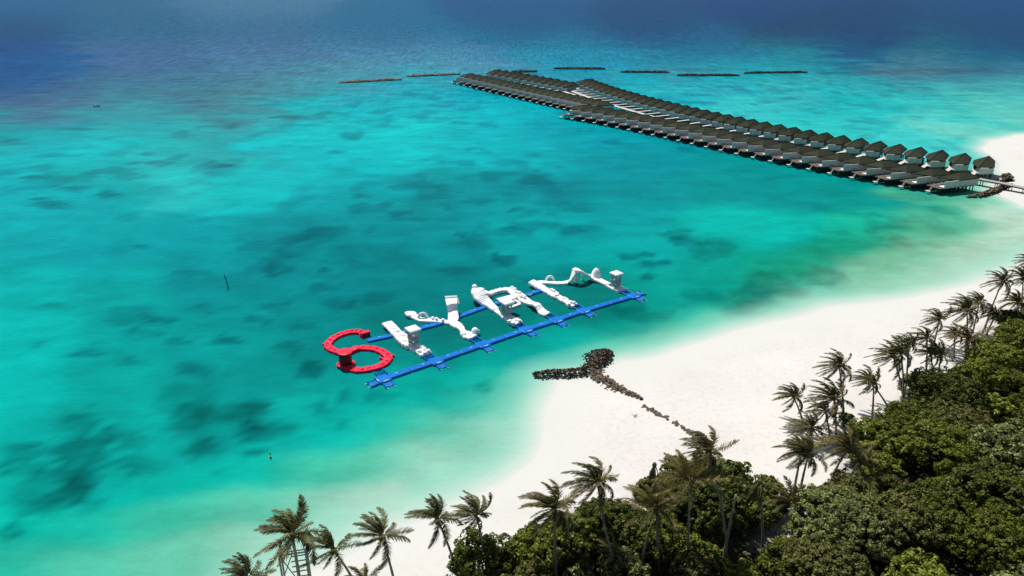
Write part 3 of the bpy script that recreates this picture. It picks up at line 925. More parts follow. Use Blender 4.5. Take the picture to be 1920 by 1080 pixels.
# scattered stones of the tail, each its own thing
tail = [(1203, 757), (1222, 766), (1236, 775), (1250, 783), (1262, 790), (1275, 798), (1290, 808), (1304, 818), (1316, 828), (1330, 838)]
stones = []
for i in range(84):
    q = (i + rg.random()) / 84 * (len(tail) - 1.001)
    a = tail[int(q)]; c = tail[int(q) + 1]; f_ = q - int(q)
    if .34 < q / 9 < .46 and rg.random() < .7: continue
    p = gp(a[0] + (c[0] - a[0]) * f_ + rg.gauss(0, 1.5), a[1] + (c[1] - a[1]) * f_ + rg.gauss(0, 1.7), 1.0)
    stones.append(p)
for i, p in enumerate(stones):
    s_ = MB(); s_.rock((0, 0, .1), rg.uniform(.13, .34), rg); s_.rock((rg.uniform(-.3, .3), rg.uniform(-.3, .3), .05), rg.uniform(.15, .3), rg)
    zz = float(land_z(np.array([p.x]), np.array([p.y]))[0])
    o = s_.build('boulder', M_rock2, None, loc=(p.x, p.y, zz))
    tag(o, 'rough brown boulder half sunk in white sand, %s along the line from the groyne' % nth(i + 1), 'boulder', 'boulders strung across the beach')

rubble('rock_groyne', [P3(1812, 371, .7, .5), P3(1835, 369, 1.6, 1.1), P3(1858, 362, 1.9, 1.3), P3(1878, 354, 1.8, 1.3), P3(1896, 349, 1.2, .9)], 8, 7.5, .38, M_rock,
       'brown rock groyne running from the pier toward the lagoon', 'groyne', M_rock2, topfrac=.75)
rubble('rock_heap', [P3(1877, 341, 1.8, 1.8), P3(1885, 338, 2.6, 2.6), P3(1896, 340, 2.0, 1.8)], 9, 6, .6, M_rock,
       'round heap of brown boulders on the sandbank beside the pier', 'rock heap', M_rock2, topfrac=.75)
BW = [((636, 156), (752, 150), 'pale-topped rock breakwater lying farthest to the left off the jetty tip', 1), ((762, 144), (862, 140), 'pale-topped rock breakwater reaching behind the roofs of the jetty tip', 1),
      ((960, 136), (1007, 135), 'short dark rock breakwater just behind the far branch roofs', 0), ((1040, 129.5), (1133, 130), 'dark rock breakwater out in the reef, third from the right but one', 0),
      ((1163, 136), (1254, 136.5), 'dark rock breakwater, third from the right', 0), ((1271, 142), (1385, 142.5), 'dark rock breakwater, second from the right and nearest the villas', 0),
      ((1396, 138), (1513, 136.5), 'dark rock breakwater farthest to the right', 0)]
BW[3] = (BW[3][0], BW[3][1], 'dark rock breakwater farthest out, fourth from the right', 0)
for i, (a, c, lb, pale) in enumerate(BW):
    A, B = gp(*a), gp(*c)
    pts = [(A.lerp(B, q), 1.6 if 0 < q < 1 else .7, 1.05 if 0 < q < 1 else .5) for q in (0, .12, .5, .88, 1)]
    rubble('breakwater', pts, 20 + i, 3.0, .95, M_reef if pale else M_post, lb, 'breakwater', M_reeftop if pale else None, topfrac=.9 if pale else 0)['group'] = 'rock breakwaters along the reef edge'
o = rubble('reef_rock', [P3(174, 200.5, .6, .2), P3(180, 200, 1.0, .5), P3(188, 199.8, .6, .3)], 40, 2.4, .55, M_post, 'small dark rock breaking the surface far to the left', 'rock', M_reeftop, topfrac=.5)

# ------------------------------------------------------------------ floating water park
Wz = lambda x, y, z=.0: gp(x, y, z)


def Z1(x, y, z=0.0): return gp(580 + x / 4.153, 480 + y / 4.154, z)
def Z2(x, y, z=0.0): return gp(860 + x / 5.189, 480 + y / 5.19, z)


def beam(pts, w, h, bulge=0., pillow=1.2, zb=0.0):
    return MB().sweep(pts, w, h, bulge, pillow)


def local(pts, o): return [p - o for p in pts]


def on(pts, zs=None):
    """points measured on top surfaces; zs base heights"""
    return pts


WHITE_TOP = .75


def wb(name, fn, px, w, h, root, o, mat, zb=0.0, bulge=.10, pillow=1.1, extra=None):
    """px: list of (x, y) or (x, y, z of base); measured on the top of the beam"""
    pts = []
    hs = h if isinstance(h, (list, tuple)) else [h] * len(px)
    for q, hh in zip(px, hs):
        z = q[2] if len(q) > 2 else zb
        p = fn(q[0], q[1], z + hh)
        pts.append(Vector((p.x - o.x, p.y - o.y, z - .05)))
    w = [q * 1.2 for q in w] if isinstance(w, (list, tuple)) else w * 1.2
    mb = MB().sweep(pts, w, h, bulge, pillow)
    if extra: extra(mb)
    return mb.build(name, mat, root, smooth=False)


def bumps(name, fn, px, r, h, root, o, mat, zb=.6):
    mb = MB()
    for (x, y) in px:
        p = fn(x, y, zb + h * .6)
        mb.tube([(p.x - o.x, p.y - o.y, zb - .1), (p.x - o.x, p.y - o.y, zb + h * .8), (p.x - o.x, p.y - o.y, zb + h)], [r, r, r * .6], 10)
    return mb.build(name, mat, root, smooth=False)


def park_tower(fn, basepx, roofz, roofw, o, root, mat, roofd=None, rot=R(36)):
    """open tower: four splayed legs, mesh sides, flat inflated roof"""
    c = fn(*basepx, .8)
    cx, cy = c.x - o.x, c.y - o.y
    rd = roofd or roofw
    M4 = Matrix.Translation((cx, cy, 0)) @ Matrix.Rotation(rot, 4, 'Z')
    mb = MB()
    mb.box(-roofw / 2, roofw / 2, -rd / 2, rd / 2, roofz - .28, roofz, M4)
    mb.box(-roofw / 2 + .12, roofw / 2 - .12, -rd / 2 + .12, rd / 2 - .12, roofz, roofz + .1, M4)
    mb.build('tower_roof', mat, root)
    for sx in (-1, 1):
        for sy in (-1, 1):
            a = M4 @ Vector((sx * .62, sy * .62, .6)); q = M4 @ Vector((sx * (roofw / 2 - .45), sy * (rd / 2 - .45), roofz - .25))
            mid = M4 @ Vector((sx * .72, sy * .72, 1.6))
            MB().tube([a, mid, q], .17, 8).build('tower_leg', M_grey, root)
    sc = MB()
    for sx, sy in ((0, -1), (-1, 0)):
        for k in range(5):
            f0 = -.5 + k * .25
            if sx == 0: p0, p1 = Vector((f0, sy * .68, .8)), Vector((f0 * 1.3, sy * .95, roofz - .3))
            else: p0, p1 = Vector((sx * .68, f0, .8)), Vector((sx * .95, f0 * 1.3, roofz - .3))
            sc.tube([M4 @ p0, M4 @ p1], .07, 5)
        for z in (1.1, 1.6, 2.2):
            k_ = .66 + .1 * z
            if sx == 0: sc.tube([M4 @ Vector((-k_, sy * k_, z)), M4 @ Vector((k_, sy * k_, z))], .07, 5)
            else: sc.tube([M4 @ Vector((sx * k_, -k_, z)), M4 @ Vector((sx * k_, k_, z))], .07, 5)
    sc.build('tower_netting', M_grey, root)
    pf = MB().box(-.95, .95, -.95, .95, 1.75, 1.95, M4)
    pf.build('tower_platform', M_grey, root)


# --- red S
o = Wz(668, 690); o.z = 0
S = empty('inflatable_letter', o)
ZS = lambda x, y, z=0.0: gp(600 + x / 9, 600 + y / 9, z)
upper = [(735, 255), (745, 205), (690, 180), (620, 168), (540, 170), (460, 190), (380, 212), (300, 240), (230, 280), (170, 325), (120, 385), (115, 430), (180, 470), (240, 500), (310, 522), (380, 530)]
lower = [(660, 445), (720, 455), (850, 448), (960, 470), (1060, 510), (1140, 570), (1170, 620), (1130, 680), (1060, 735), (980, 770), (920, 785), (820, 805), (720, 825), (640, 830), (560, 815), (480, 785), (420, 760), (340, 730)]
join = [(400, 535), (480, 520), (550, 490), (610, 445), (670, 450)]
def ring(name, px, w, h):
    pts = [ZS(x, y, h) - o for x, y in px]
    for p in pts: p.z = -.05
    # smooth
    q = [pts[0]]
    for i in range(1, len(pts) - 1): q.append((pts[i - 1] + pts[i] * 2 + pts[i + 1]) / 4)
    q.append(pts[-1])
    return MB().sweep(q, w, h, .13, 1.9).build(name, M_red, S)
ring('upper_ring', upper, 1.6, .55); ring('lower_ring', lower, 1.7, .55); ring('joining_bridge', join, 1.5, .7)
mb = MB()
for lst in (upper[1:-1], lower[1:-1]):
    for (x, y) in lst[::1]:
        p = ZS(x, y, .6) - o
        an = rnd.uniform(0, 6)
        mb.tube([(p.x + .35 * math.cos(an), p.y + .35 * math.sin(an), .60), (p.x - .35 * math.cos(an), p.y - .35 * math.sin(an), .60)], .11, 6)
mb.build('grab_handles', M_red, S)
mb = MB()
for (x, y) in [(60, 405), (350, 258), (560, 215), (1235, 600), (1020, 640), (1060, 660), (200, 360)]:
    p = ZS(x, y, .3) - o
    mb.ball((p.x, p.y, .22), .32, 8)
mb.build('corner_float', M_red, S)
c = ZS(430, 742, .5) - o
mb = MB().tube([(c.x, c.y + .3, 0), (c.x, c.y + .3, .3), (c.x, c.y + .3, 2.75)], [1.3, 1.22, 1.22], 24)
mb.build('drum', M_reddk, S, smooth=False)  # red drum side in shade, the shade put into its colour
mb = MB().tube([(c.x, c.y + .3, 2.75), (c.x, c.y + .3, 2.80), (c.x, c.y + .3, 3.05), (c.x, c.y + .3, 3.1)], [1.3, 1.42, 1.42, 1.25], 24)
mb.build('drum_lid', M_red, S, smooth=False)
mb = MB()
for k in range(18):
    a0 = math.pi * (1.0 + k / 17 * 1.15)
    a1 = math.pi * (1.0 + (k + 1) / 17 * 1.15)
    mb.tube([(c.x + 1.5 * math.cos(a0), c.y + .3 + 1.5 * math.sin(a0), .35), (c.x + 1.5 * math.cos(a1), c.y + .3 + 1.5 * math.sin(a1), .35)], .3, 8)
mb.build('collar', M_red, S)
p = ZS(780, 235, .5) - o
mb = MB().box(-1.2, .7, -.45, .45, 0, 1.05, Matrix.Translation((p.x, p.y, 0)) @ Matrix.Rotation(R(36), 4, 'Z'))
q = mb.build('start_block', M_red, S)
mb = MB()
for dx in (-.95, 0.05): mb.box(dx, dx + .6, -.48, -.452, .25, .85, Matrix.Translation((p.x, p.y, 0)) @ Matrix.Rotation(R(36), 4, 'Z'))
mb.build('dark_panel', M_reddk, q)
tag(S, 'red inflatable letter S of two linked rings with a red drum coloured as shaded', 'inflatable letter', 'inflatable letters of the floating water park')

# --- white I (second letter)
o = Z1(800, 690); o.z = 0
I = empty('inflatable_letter', o)
wb('wall_slide', Z1, [(600, 508, .7), (640, 545, .5), (690, 600, .1)], 1.9, [.5, .6, .7], I, o, M_white)
wb('climbing_beam', Z1, [(690, 595), (730, 630), (760, 668), (790, 690)], [1.9, 2.4, 1.9, 1.5], .95, I, o, M_white, bulge=.14, pillow=1.1)
bumps('climbing_bumps', Z1, [(655, 560), (685, 580), (700, 610), (730, 615), (745, 655)], .5, .6, I, o, M_white)
wb('tower_base', Z1, [(765, 670), (800, 690), (850, 715)], 1.9, .6, I, o, M_white)
wb('balance_beam', Z1, [(745, 680), (800, 720), (850, 750)], .45, .5, I, o, M_white)
wb('step_run', Z1, [(840, 700), (880, 735), (912, 758)], [2.1, 1.8, 2.2], .7, I, o, M_white, bulge=.18, pillow=1.0)
bumps('step_bumps', Z1, [(850, 690), (875, 705), (860, 735), (895, 720), (900, 750), (925, 735)], .42, .55, I, o, M_white)
park_tower(Z1, (812, 672), 3.9, 2.5, o, I, M_white)
tag(I, 'white inflatable letter like an I, a netted tower on it, beside the red one', 'inflatable letter', 'inflatable letters of the floating water park')

# --- white Y
o = Z1(1180, 560); o.z = 0
Yl = empty('inflatable_letter', o)
wb('left_arm', Z1, [(750, 448, .4), (790, 440, .3), (830, 472), (870, 490), (960, 492), (1020, 500), (1100, 512)], [1.6, 2.0, 1.3, 1.3, 1.5, 1.2, 1.2], [.5, .6, .5, .5, .6, .5, .6], Yl, o, M_white, bulge=.12)
mb = MB()
c = Z1(885, 480, .5) - o
for k in range(13):
    a0, a1 = math.pi * k / 13, math.pi * (k + 1) / 13
    mb.tube([(c.x + 1.0 * math.cos(a0), c.y, .3 + 1.25 * math.sin(a0)), (c.x + 1.0 * math.cos(a1), c.y, .3 + 1.25 * math.sin(a1))], .32, 8)
mb.build('hoop', M_white, Yl)
bumps('arm_bumps', Z1, [(960, 480), (990, 485), (1040, 495)], .35, .5, Yl, o, M_white)
wb('slide_arm', Z1, [(1104, 326, 2.95), (1110, 370, 2.6), (1118, 420, 1.2), (1122, 470, .3), (1120, 505, 0)], [2.2, 1.9, 1.7, 2.0, 1.6], [.5, .5, .6, .7, .6], Yl, o, M_white, bulge=.04)
mb = MB()
for (x, y) in ((1066, 328), (1150, 326)):
    a = Z1(x, y, 3.2) - o; q = Z1(x + 12 if x > 1100 else x + 15, y + 45, 2.2) - o
    mb.tube([a, q], .26, 8)
a = Z1(1055, 322, 3.3) - o; q = Z1(1150, 318, 3.3) - o
mb.tube([a, q], .3, 8)
mb.build('slide_head', M_white, Yl)
mb = MB()
for (x, y) in ((1085, 345), (1140, 345)):
    a = Z1(x, y, 2.8) - o
    mb.tube([(a.x, a.y, 0), (a.x, a.y, 3.0)], .3, 8)
mb.build('slide_support', M_grey, Yl)
wb('stem', Z1, [(1100, 500), (1150, 530), (1180, 552), (1195, 575), (1210, 592), (1245, 608), (1285, 622)], [1.5, 1.9, 1.2, .9, 1.6, 2.6, 2.0], .65, Yl, o, M_white, bulge=.2, pillow=1.2)
mb = MB(); c = Z1(1290, 585, .9) - o
mb.ball((c.x, c.y, .95), .75, 12); mb.ball((c.x + .5, c.y + .1, .75), .5, 10)
c = Z1(1205, 610, .6) - o
mb.ball((c.x, c.y, .4), .7, 10)
mb.build('end_ball', M_white, Yl)
tag(Yl, 'white inflatable letter Y with a high slide arm and a round hoop', 'inflatable letter', 'inflatable letters of the floating water park')

# --- white A
o = Z2(500, 520); o.z = 0
A_ = empty('inflatable_letter', o)
wb('stair_leg', Z2, [(160, 305, 2.0), (185, 340, 1.9), (220, 385, 1.2), (260, 430, .4), (310, 470, .1), (360, 510, 0)], [1.3, 2.6, 3.2, 2.6, 1.7, 1.5], [.5, .6, .7, .7, .7, .7], A_, o, M_white, bulge=.14, pillow=.45)
mb = MB(); c = Z2(155, 298, 2.6) - o; mb.ball((c.x, c.y, 2.55), .62, 12); mb.tube([(c.x, c.y, 0), (c.x, c.y, 2.5)], .3, 8)
for (x, y, h) in ((200, 380, 1.8), (175, 350, 1.9)):
    c = Z2(x, y, h) - o; mb.tube([(c.x, c.y, 0), (c.x, c.y, h)], .3, 8)
mb.build('stair_head', M_white, A_)
wb('upper_fan', Z2, [(185, 310, 1.6), (240, 335, 1.2), (300, 350, .4)], [1.4, 2.4, 2.2], .7, A_, o, M_white, bulge=.14, pillow=.5)
wb('top_bar', Z2, [(285, 360), (340, 340), (400, 322), (460, 315), (505, 318)], [1.6, 1.2, 1.3, 1.4, 1.9], .8, A_, o, M_white, bulge=.14, pillow=1.1)
wb('right_leg', Z2, [(500, 312, .3), (540, 345, .3), (580, 375, .2), (630, 410, 0), (680, 440, 0), (715, 452, .4), (745, 455, 1.1), (775, 475, .9), (800, 515, .2), (830, 545, 0), (868, 556, 0)],
   [1.6, 1.9, 2.6, 2.1, 1.7, 1.5, 1.5, 1.5, 1.6, 1.8, 1.7], .6, A_, o, M_white, bulge=.10)
bumps('leg_bumps', Z2, [(520, 305), (545, 320), (560, 345), (590, 355), (605, 385), (640, 395), (560, 400)], .45, .7, A_, o, M_white)
wb('lower_leg', Z2, [(350, 505), (400, 560), (440, 590), (480, 605)], [1.3, .5, .5, .5], .5, A_, o, M_white)
wb('tower_base', Z2, [(450, 570), (490, 590), (530, 612)], 2.0, .6, A_, o, M_white)
wb('step_run', Z2, [(520, 605), (550, 630), (585, 645)], [2.3, 1.9, 2.2], .7, A_, o, M_white, bulge=.18, pillow=1.0)
bumps('step_bumps', Z2, [(500, 630), (530, 650), (560, 615), (590, 625)], .42, .55, A_, o, M_white)
park_tower(Z2, (468, 560), 3.7, 2.5, o, A_, M_white, 2.5)
wb('roof_bridge', Z2, [(400, 428, 3.3), (450, 412, 3.3), (500, 396, 3.3), (530, 388, 3.2)], [2.3, 2.0, 1.9, 1.8], .35, A_, o, M_white, bulge=.02)
wb('cross_bar', Z2, [(490, 500, 0), (540, 480, 0), (600, 458, 0)], .65, .55, A_, o, M_white, bulge=.05)
wb('cross_frame', Z2, [(530, 425, .2), (570, 432, .2), (600, 455, .1)], .45, .5, A_, o, M_white, bulge=.05)
tag(A_, 'white inflatable letter A with steps, crossbar and netted tower, beside the M', 'inflatable letter', 'inflatable letters of the floating water park')

# --- white M
o = Z2(1150, 250); o.z = 0
Ml = empty('inflatable_letter', o)
wb('left_leg', Z2, [(695, 238, .7), (730, 250, .6), (780, 280, .3), (830, 312, 0), (880, 340, 0), (915, 350, 0), (945, 378, .1), (985, 395, 0), (1020, 412, .1), (1060, 440, 0), (1100, 462, 0), (1135, 472, 0)],
   [1.7, 2.0, 2.0, 1.7, 1.5, 2.2, 1.6, 1.2, 1.8, 1.2, 1.9, 1.7], .65, Ml, o, M_white, bulge=.2, pillow=1.1)
bumps('leg_bumps', Z2, [(905, 325), (925, 335), (1090, 445), (1120, 450), (1075, 465)], .4, .6, Ml, o, M_white)
mb = MB()
for (x, y) in ((955, 384), (1025, 416)):
    c = Z2(x, y, .8) - o
    mb.box(-.5, .5, -.14, .14, .72, .80, Matrix.Translation((c.x, c.y, 0)) @ Matrix.Rotation(R(5), 4, 'Z'))
mb.build('gap_panel', M_reddk, Ml)
wb('middle_run', Z2, [(750, 250, .2), (800, 246), (880, 250), (960, 256), (1020, 254), (1060, 246, .1), (1085, 222, .8), (1105, 180, 1.9), (1125, 140, 2.9), (1140, 125, 3.2)],
   [1.2, 1.3, 1.2, 1.2, 1.2, 1.3, 1.3, 1.4, 1.7, 1.9], .55, Ml, o, M_white, bulge=.06)
mb = MB()
c = Z2(888, 235, .5) - o
for k in range(13):
    a0, a1 = math.pi * k / 13, math.pi * (k + 1) / 13
    mb.tube([(c.x + .9 * math.cos(a0), c.y, .3 + 1.2 * math.sin(a0)), (c.x + .9 * math.cos(a1), c.y, .3 + 1.2 * math.sin(a1))], .3, 8)
mb.build('hoop', M_white, Ml)
wb('peak_slide', Z2, [(1125, 120, 3.3), (1180, 130, 3.0), (1225, 160, 2.0), (1270, 185, .9), (1320, 205, .4), (1370, 225, .2), (1420, 250, 0), (1460, 268, 0)], [1.6, 1.5, 1.4, 1.5, 1.9, 1.6, 1.5, 1.4], .6, Ml, o, M_white, bulge=.05)
mb = MB(); c = Z2(1335, 205, .6) - o
mb.tube([(c.x, c.y, 0), (c.x, c.y, 1.0), (c.x, c.y, 2.0), (c.x, c.y, 2.7), (c.x, c.y, 2.95)], [1.5, 1.3, .95, .55, .15], 14)
mb.build('climbing_cone', M_white, Ml, smooth=True)
mb = MB()
for (x, y, z) in ((1118, 150, 2.9), (1150, 155, 2.9), (1205, 150, 2.3)):
    c = Z2(x, y, z) - o; mb.tube([(c.x, c.y, 0), (c.x, c.y, z)], .28, 8)
mb.build('peak_support', M_white, Ml)
wb('balance_beam', Z2, [(1440, 280), (1500, 312), (1560, 338)], .45, .5, Ml, o, M_white)
wb('tower_base', Z2, [(1520, 285), (1570, 308), (1605, 325)], 2.0, .65, Ml, o, M_white, bulge=.08)
park_tower(Z2, (1528, 282), 3.9, 2.4, o, Ml, M_white)
tag(Ml, 'white inflatable letter M with a tall peak, a cone and a tower at its end', 'inflatable letter', 'inflatable letters of the floating water park')

# --- blue walkways
def blue_way(px, w, h, label, nodes=()):
    o = gp(*px[0]); o.z = 0
    t = empty('floating_walkway', o)
    pts = [gp(x, y, h) - o for x, y in px]
    for p in pts: p.z = -.05
    nseg = 0
    for a, c in zip(pts, pts[1:]):
        n = max(1, round((c - a).length / 6.0))
        for i in range(n):
            MB().sweep([a.lerp(c, (i + .01) / n), a.lerp(c, (i + .99) / n)], w, h, 0.0, 3).build('walkway_segment', M_blue, t)
            q = a.lerp(c, (i + .5) / n)
            MB().box(-.22, .22, -.1, .1, h - .08, h + .08, Matrix.Translation((q.x, q.y, 0)) @ Matrix.Rotation(R(36), 4, 'Z')).build('handle', M_pale, t)
    return t, o


front_px = [(718, 708.5), (817, 675), (905, 644), (986, 616.5), (1043, 598.5), (1094, 581), (1188, 553)]
FW, o = blue_way(front_px, 1.55, .5, '')
ang = R(36.2)
ux, vx = Vector((math.cos(ang), math.sin(ang), 0)), Vector((-math.sin(ang), math.cos(ang), 0))
for i, (x, y) in enumerate(front_px):
    c = gp(x, y, .5) - o; c.z = 0
    M4 = Matrix.Translation(c) @ Matrix.Rotation(ang, 4, 'Z')
    MB().sweep([M4 @ Vector((-1.25, 0, -.03)), M4 @ Vector((1.25, 0, -.03))], 2.7, .52).build('junction_pad', M_blue, FW)
    # entry mat toward the beach
    mats = [(.0, -2.15, 0)] + ([(-2.05, -.3, R(-90))] if i == 0 else []) + ([(2.4, .1, R(90))] if i == len(front_px) - 1 else [])
    for (mx_, my_, rr) in mats:
        M5 = M4 @ Matrix.Translation((mx_, my_, 0)) @ Matrix.Rotation(rr, 4, 'Z')
        e = MB().box(-.75, .75, -.55, .75, -.02, .22, M5)
        e.box(-.9, -.55, -1.15, -.55, -.02, .16, M5); e.box(.55, .9, -1.15, -.55, -.02, .16, M5)
        e.tube([M5 @ Vector((-.8, .5, .3)), M5 @ Vector((-.95, -1.0, .2))], .1, 6)
        e.tube([M5 @ Vector((.8, .5, .3)), M5 @ Vector((.95, -1.0, .2))], .1, 6)
        en = e.build('entry_mat', M_blue, FW)
        st = MB()
        st.box(-.5, .5, .78, .98, .2, .58, M5); st.box(-.9, -.6, -1.3, -1.16, 0, .14, M5); st.box(.6, .9, -1.3, -1.16, 0, .14, M5); st.box(-.4, .4, -.62, -.56, .0, .2, M5)
        st.build('pale_tread', M_pale, en)
tag(FW, 'long blue floating walkway on the beach side joining all five letters', 'floating walkway')
BWk, ob = blue_way([(688, 637), (735, 627), (820, 606), (912, 573), (1018, 542)], 1.35, .45, '')
for (x, y) in ((885, 583.5), (992, 552)):
    c = gp(x, y, .3) - ob
    mb = MB()
    for k in range(12):
        a0, a1 = 2 * math.pi * k / 12, 2 * math.pi * (k + 1) / 12
        mb.tube([(c.x + .55 * math.cos(a0), c.y + .4 * math.sin(a0), .25), (c.x + .55 * math.cos(a1), c.y + .4 * math.sin(a1), .25)], .17, 6)
    mb.build('step_ring', M_yellow, BWk)
tag(BWk, 'shorter blue floating walkway on the far side, running behind the letters', 'floating walkway')
# --- ladder nets between front walkway and the letters
nets = [((711, 695), (720, 704), 'under the red letter'), ((797, 663), (808, 671), 'at the foot of the letter I'), ((889, 632), (897, 641), 'at the foot of the letter Y'),
        ((974, 607), (980, 614), 'at the left foot of the letter A'), ((1029, 588), (1036, 596), 'at the right foot of the letter A'), ((1080, 571), (1087, 579), 'at the left foot of the letter M'),
        ((1172, 545), (1180, 552), 'at the tower foot of the letter M')]
for (a, c, wh) in nets:
    A0, C0 = gp(*a, .35), gp(*c, .35)
    t_ = (C0 - A0); Ls = max(2.3, t_.length + .4)
    o2 = (A0 + C0) / 2; o2.z = 0
    root = empty('ladder_net', o2, ang)
    mb = MB()
    for x in (-.95, .95): mb.tube([(x, -Ls / 2, .32), (x, Ls / 2, .32)], .13, 6)
    mb.build('side_tube', M_blue, root)
    mb = MB()
    for k in range(5):
        y = -Ls / 2 + Ls * (k + .5) / 5
        mb.tube([(-.95, y, .32), (.95, y + (.25 if k % 2 else -.25), .32)], .075, 5)
    mb.build('webbing', M_blue, root)
    tag(root, 'small blue ladder net ' + wh, 'ladder net', 'ladder nets of the floating park')

# ------------------------------------------------------------------ markers
p = gp(429, 540)
t = empty('channel_marker', p)
MB().tube([(0, 0, -1), (-.28, 0, 1.7)], .12, 8).build('lower_pole', M_marker, t)
MB().tube([(-.28, 0, 1.7), (-.36, 0, 2.2)], .12, 8).build('band', M_band, t)
MB().tube([(-.36, 0, 2.2), (-.56, 0, 3.2), (-.58, 0, 3.3)], [.12, .12, .08], 8).build('upper_pole', M_marker, t)
tag(t, 'dark leaning channel post with a paler band, alone in the lagoon', 'marker post')
p = gp(507.5, 858.5)
t = empty('marker_buoy', p)
MB().ball((0, 0, .08), .2, 12).build('float', M_orange, t, smooth=True)
MB().tube([(0, 0, .2), (0, 0, .9)], .035, 6).build('mast', M_marker, t)
MB().box(-.14, .14, -.02, .02, .7, .95).build('flag', M_orange, t)
tag(t, 'tiny orange buoy with a thin mast near the bottom left seagrass', 'buoy')

# ------------------------------------------------------------------ palms
WIND = Vector((-1.0, .25, 0)).normalized()


def frond(az, el, length, droop, wind, rg, half=.42):
    """one pinnate frond: rachis with two rows of leaflets, blown along WIND"""
    d = Vector((math.cos(az) * math.cos(el), math.sin(az) * math.cos(el), math.sin(el)))
    p = Vector((0, 0, 0)) + d * .15
    n = 14
    st = length / n
    pts = [p.copy()]; dirs = [d.copy()]
    for i in range(n):
        t = (i + 1) / n
        d = (d + WIND * wind * (.25 + t) * .16 + Vector((0, 0, -1)) * droop * (.2 + t) * .17).normalized()
        p = p + d * st
        pts.append(p.copy()); dirs.append(d.copy())
    ra = MB().tube(pts, [.075 * (1 - .8 * i / n) + .012 for i in range(n + 1)], 4)
    lf = MB()
    k = 38
    for j in range(k):
        t = .12 + .88 * j / (k - 1)
        f = t * n; i = min(n - 1, int(f)); q = f - i
        pos = pts[i].lerp(pts[i + 1], q); fw = dirs[i].lerp(dirs[i + 1], q).normalized()
        side = fw.cross(Vector((0, 0, 1)))
        if side.length < .1: side = Vector((-WIND.y, WIND.x, 0))
        side.normalize()
        ll = length * .215 * (math.sin(math.pi * min(1, t * .86 + .12)) ** .6) * rg.uniform(.8, 1.12)
        if t > .93: ll *= .7
        for s in (-1, 1):
            if rg.random() < .05: continue
            ld = (side * s * rg.uniform(.55, .85) + fw * rg.uniform(.6, .95) + Vector((0, 0, -1)) * rg.uniform(-.05, .4) + WIND * wind * rg.uniform(.25, .6)).normalized()
            mid = pos + ld * ll * .55
            ld2 = (ld + Vector((0, 0, -.22)) + WIND * wind * .25).normalized()
            tip = mid + ld2 * ll * .45
            wv = fw * (.042 + .02 * length / 5)
            lf.add([pos - wv, pos + wv, mid + wv * 1.05, mid - wv * 1.05, tip], [(0, 1, 2, 3), (3, 2, 4)])
    return ra, lf


frond_bank = {}


def crown_set(name, n, wind, lo, hi, length, seed, droop=1.0, matl=None):
    rg = random.Random(seed)
    out = []
    for i in range(n):
        az = i * 2.39996 + rg.uniform(-.2, .2)
        q = i / (n - 1)
        el = lo + (hi - lo) * (1 - q) + rg.uniform(-.12, .12)
        L_ = length * rg.uniform(.85, 1.08) * (.8 if q < .15 else 1)
        ra, lf = frond(az, el, L_, droop * (1.0 + .7 * q) * rg.uniform(.8, 1.2), wind, rg)
        mats = matl or [M_frond]
        mt = mats[rg.randrange(len(mats))]
        # join rachis + leaflets in one mesh with two materials
        nv = len(ra.v); nf = len(ra.f)
        ra.add(lf.v, lf.f)
        me = bpy.data.meshes.new('frond')
        me.from_pydata(ra.v, [], ra.f)
        me.materials.append(M_rachis if mt is not M_frondD else M_frondD); me.materials.append(mt)
        me.polygons.foreach_set('material_index', [0] * nf + [1] * (len(ra.f) - nf))
        me.update()
        out.append(me)
    frond_bank[name] = out


G3 = [M_frond, M_frond, M_frondY]
crown_set('calmA', 30, .65, -.12, 1.45, 4.9, 1, .42, G3)
crown_set('calmB', 24, .95, -.2, 1.4, 4.6, 2, .38, [M_frond])
crown_set('windA', 34, 1.2, -.5, 1.3, 4.9, 3, .5, [M_frond, M_frond, M_frondY])
crown_set('windB', 30, 1.35, -.45, 1.25, 4.6, 4, .45, [M_frond])
crown_set('windC', 36, .95, -.4, 1.4, 4.8, 5, .6, G3)
crown_set('star', 24, .3, -.1, 1.25, 5.4, 6, .3, [M_frondY, M_frondY, M_frond])
crown_set('droopy', 13, .3, -1.2, -.3, 3.6, 7, 1.6, [M_frondD, M_frond])
crown_set('dead', 9, .15, -1.45, -1.0, 3.0, 8, 1.5, [M_frondD])
crown_set('low', 19, .4, -.1, 1.2, 4.3, 9, .5, [M_frondY, M_frond])


def ground_z(x, y):
    return float(land_z(np.array([float(x)]), np.array([float(y)]))[0])


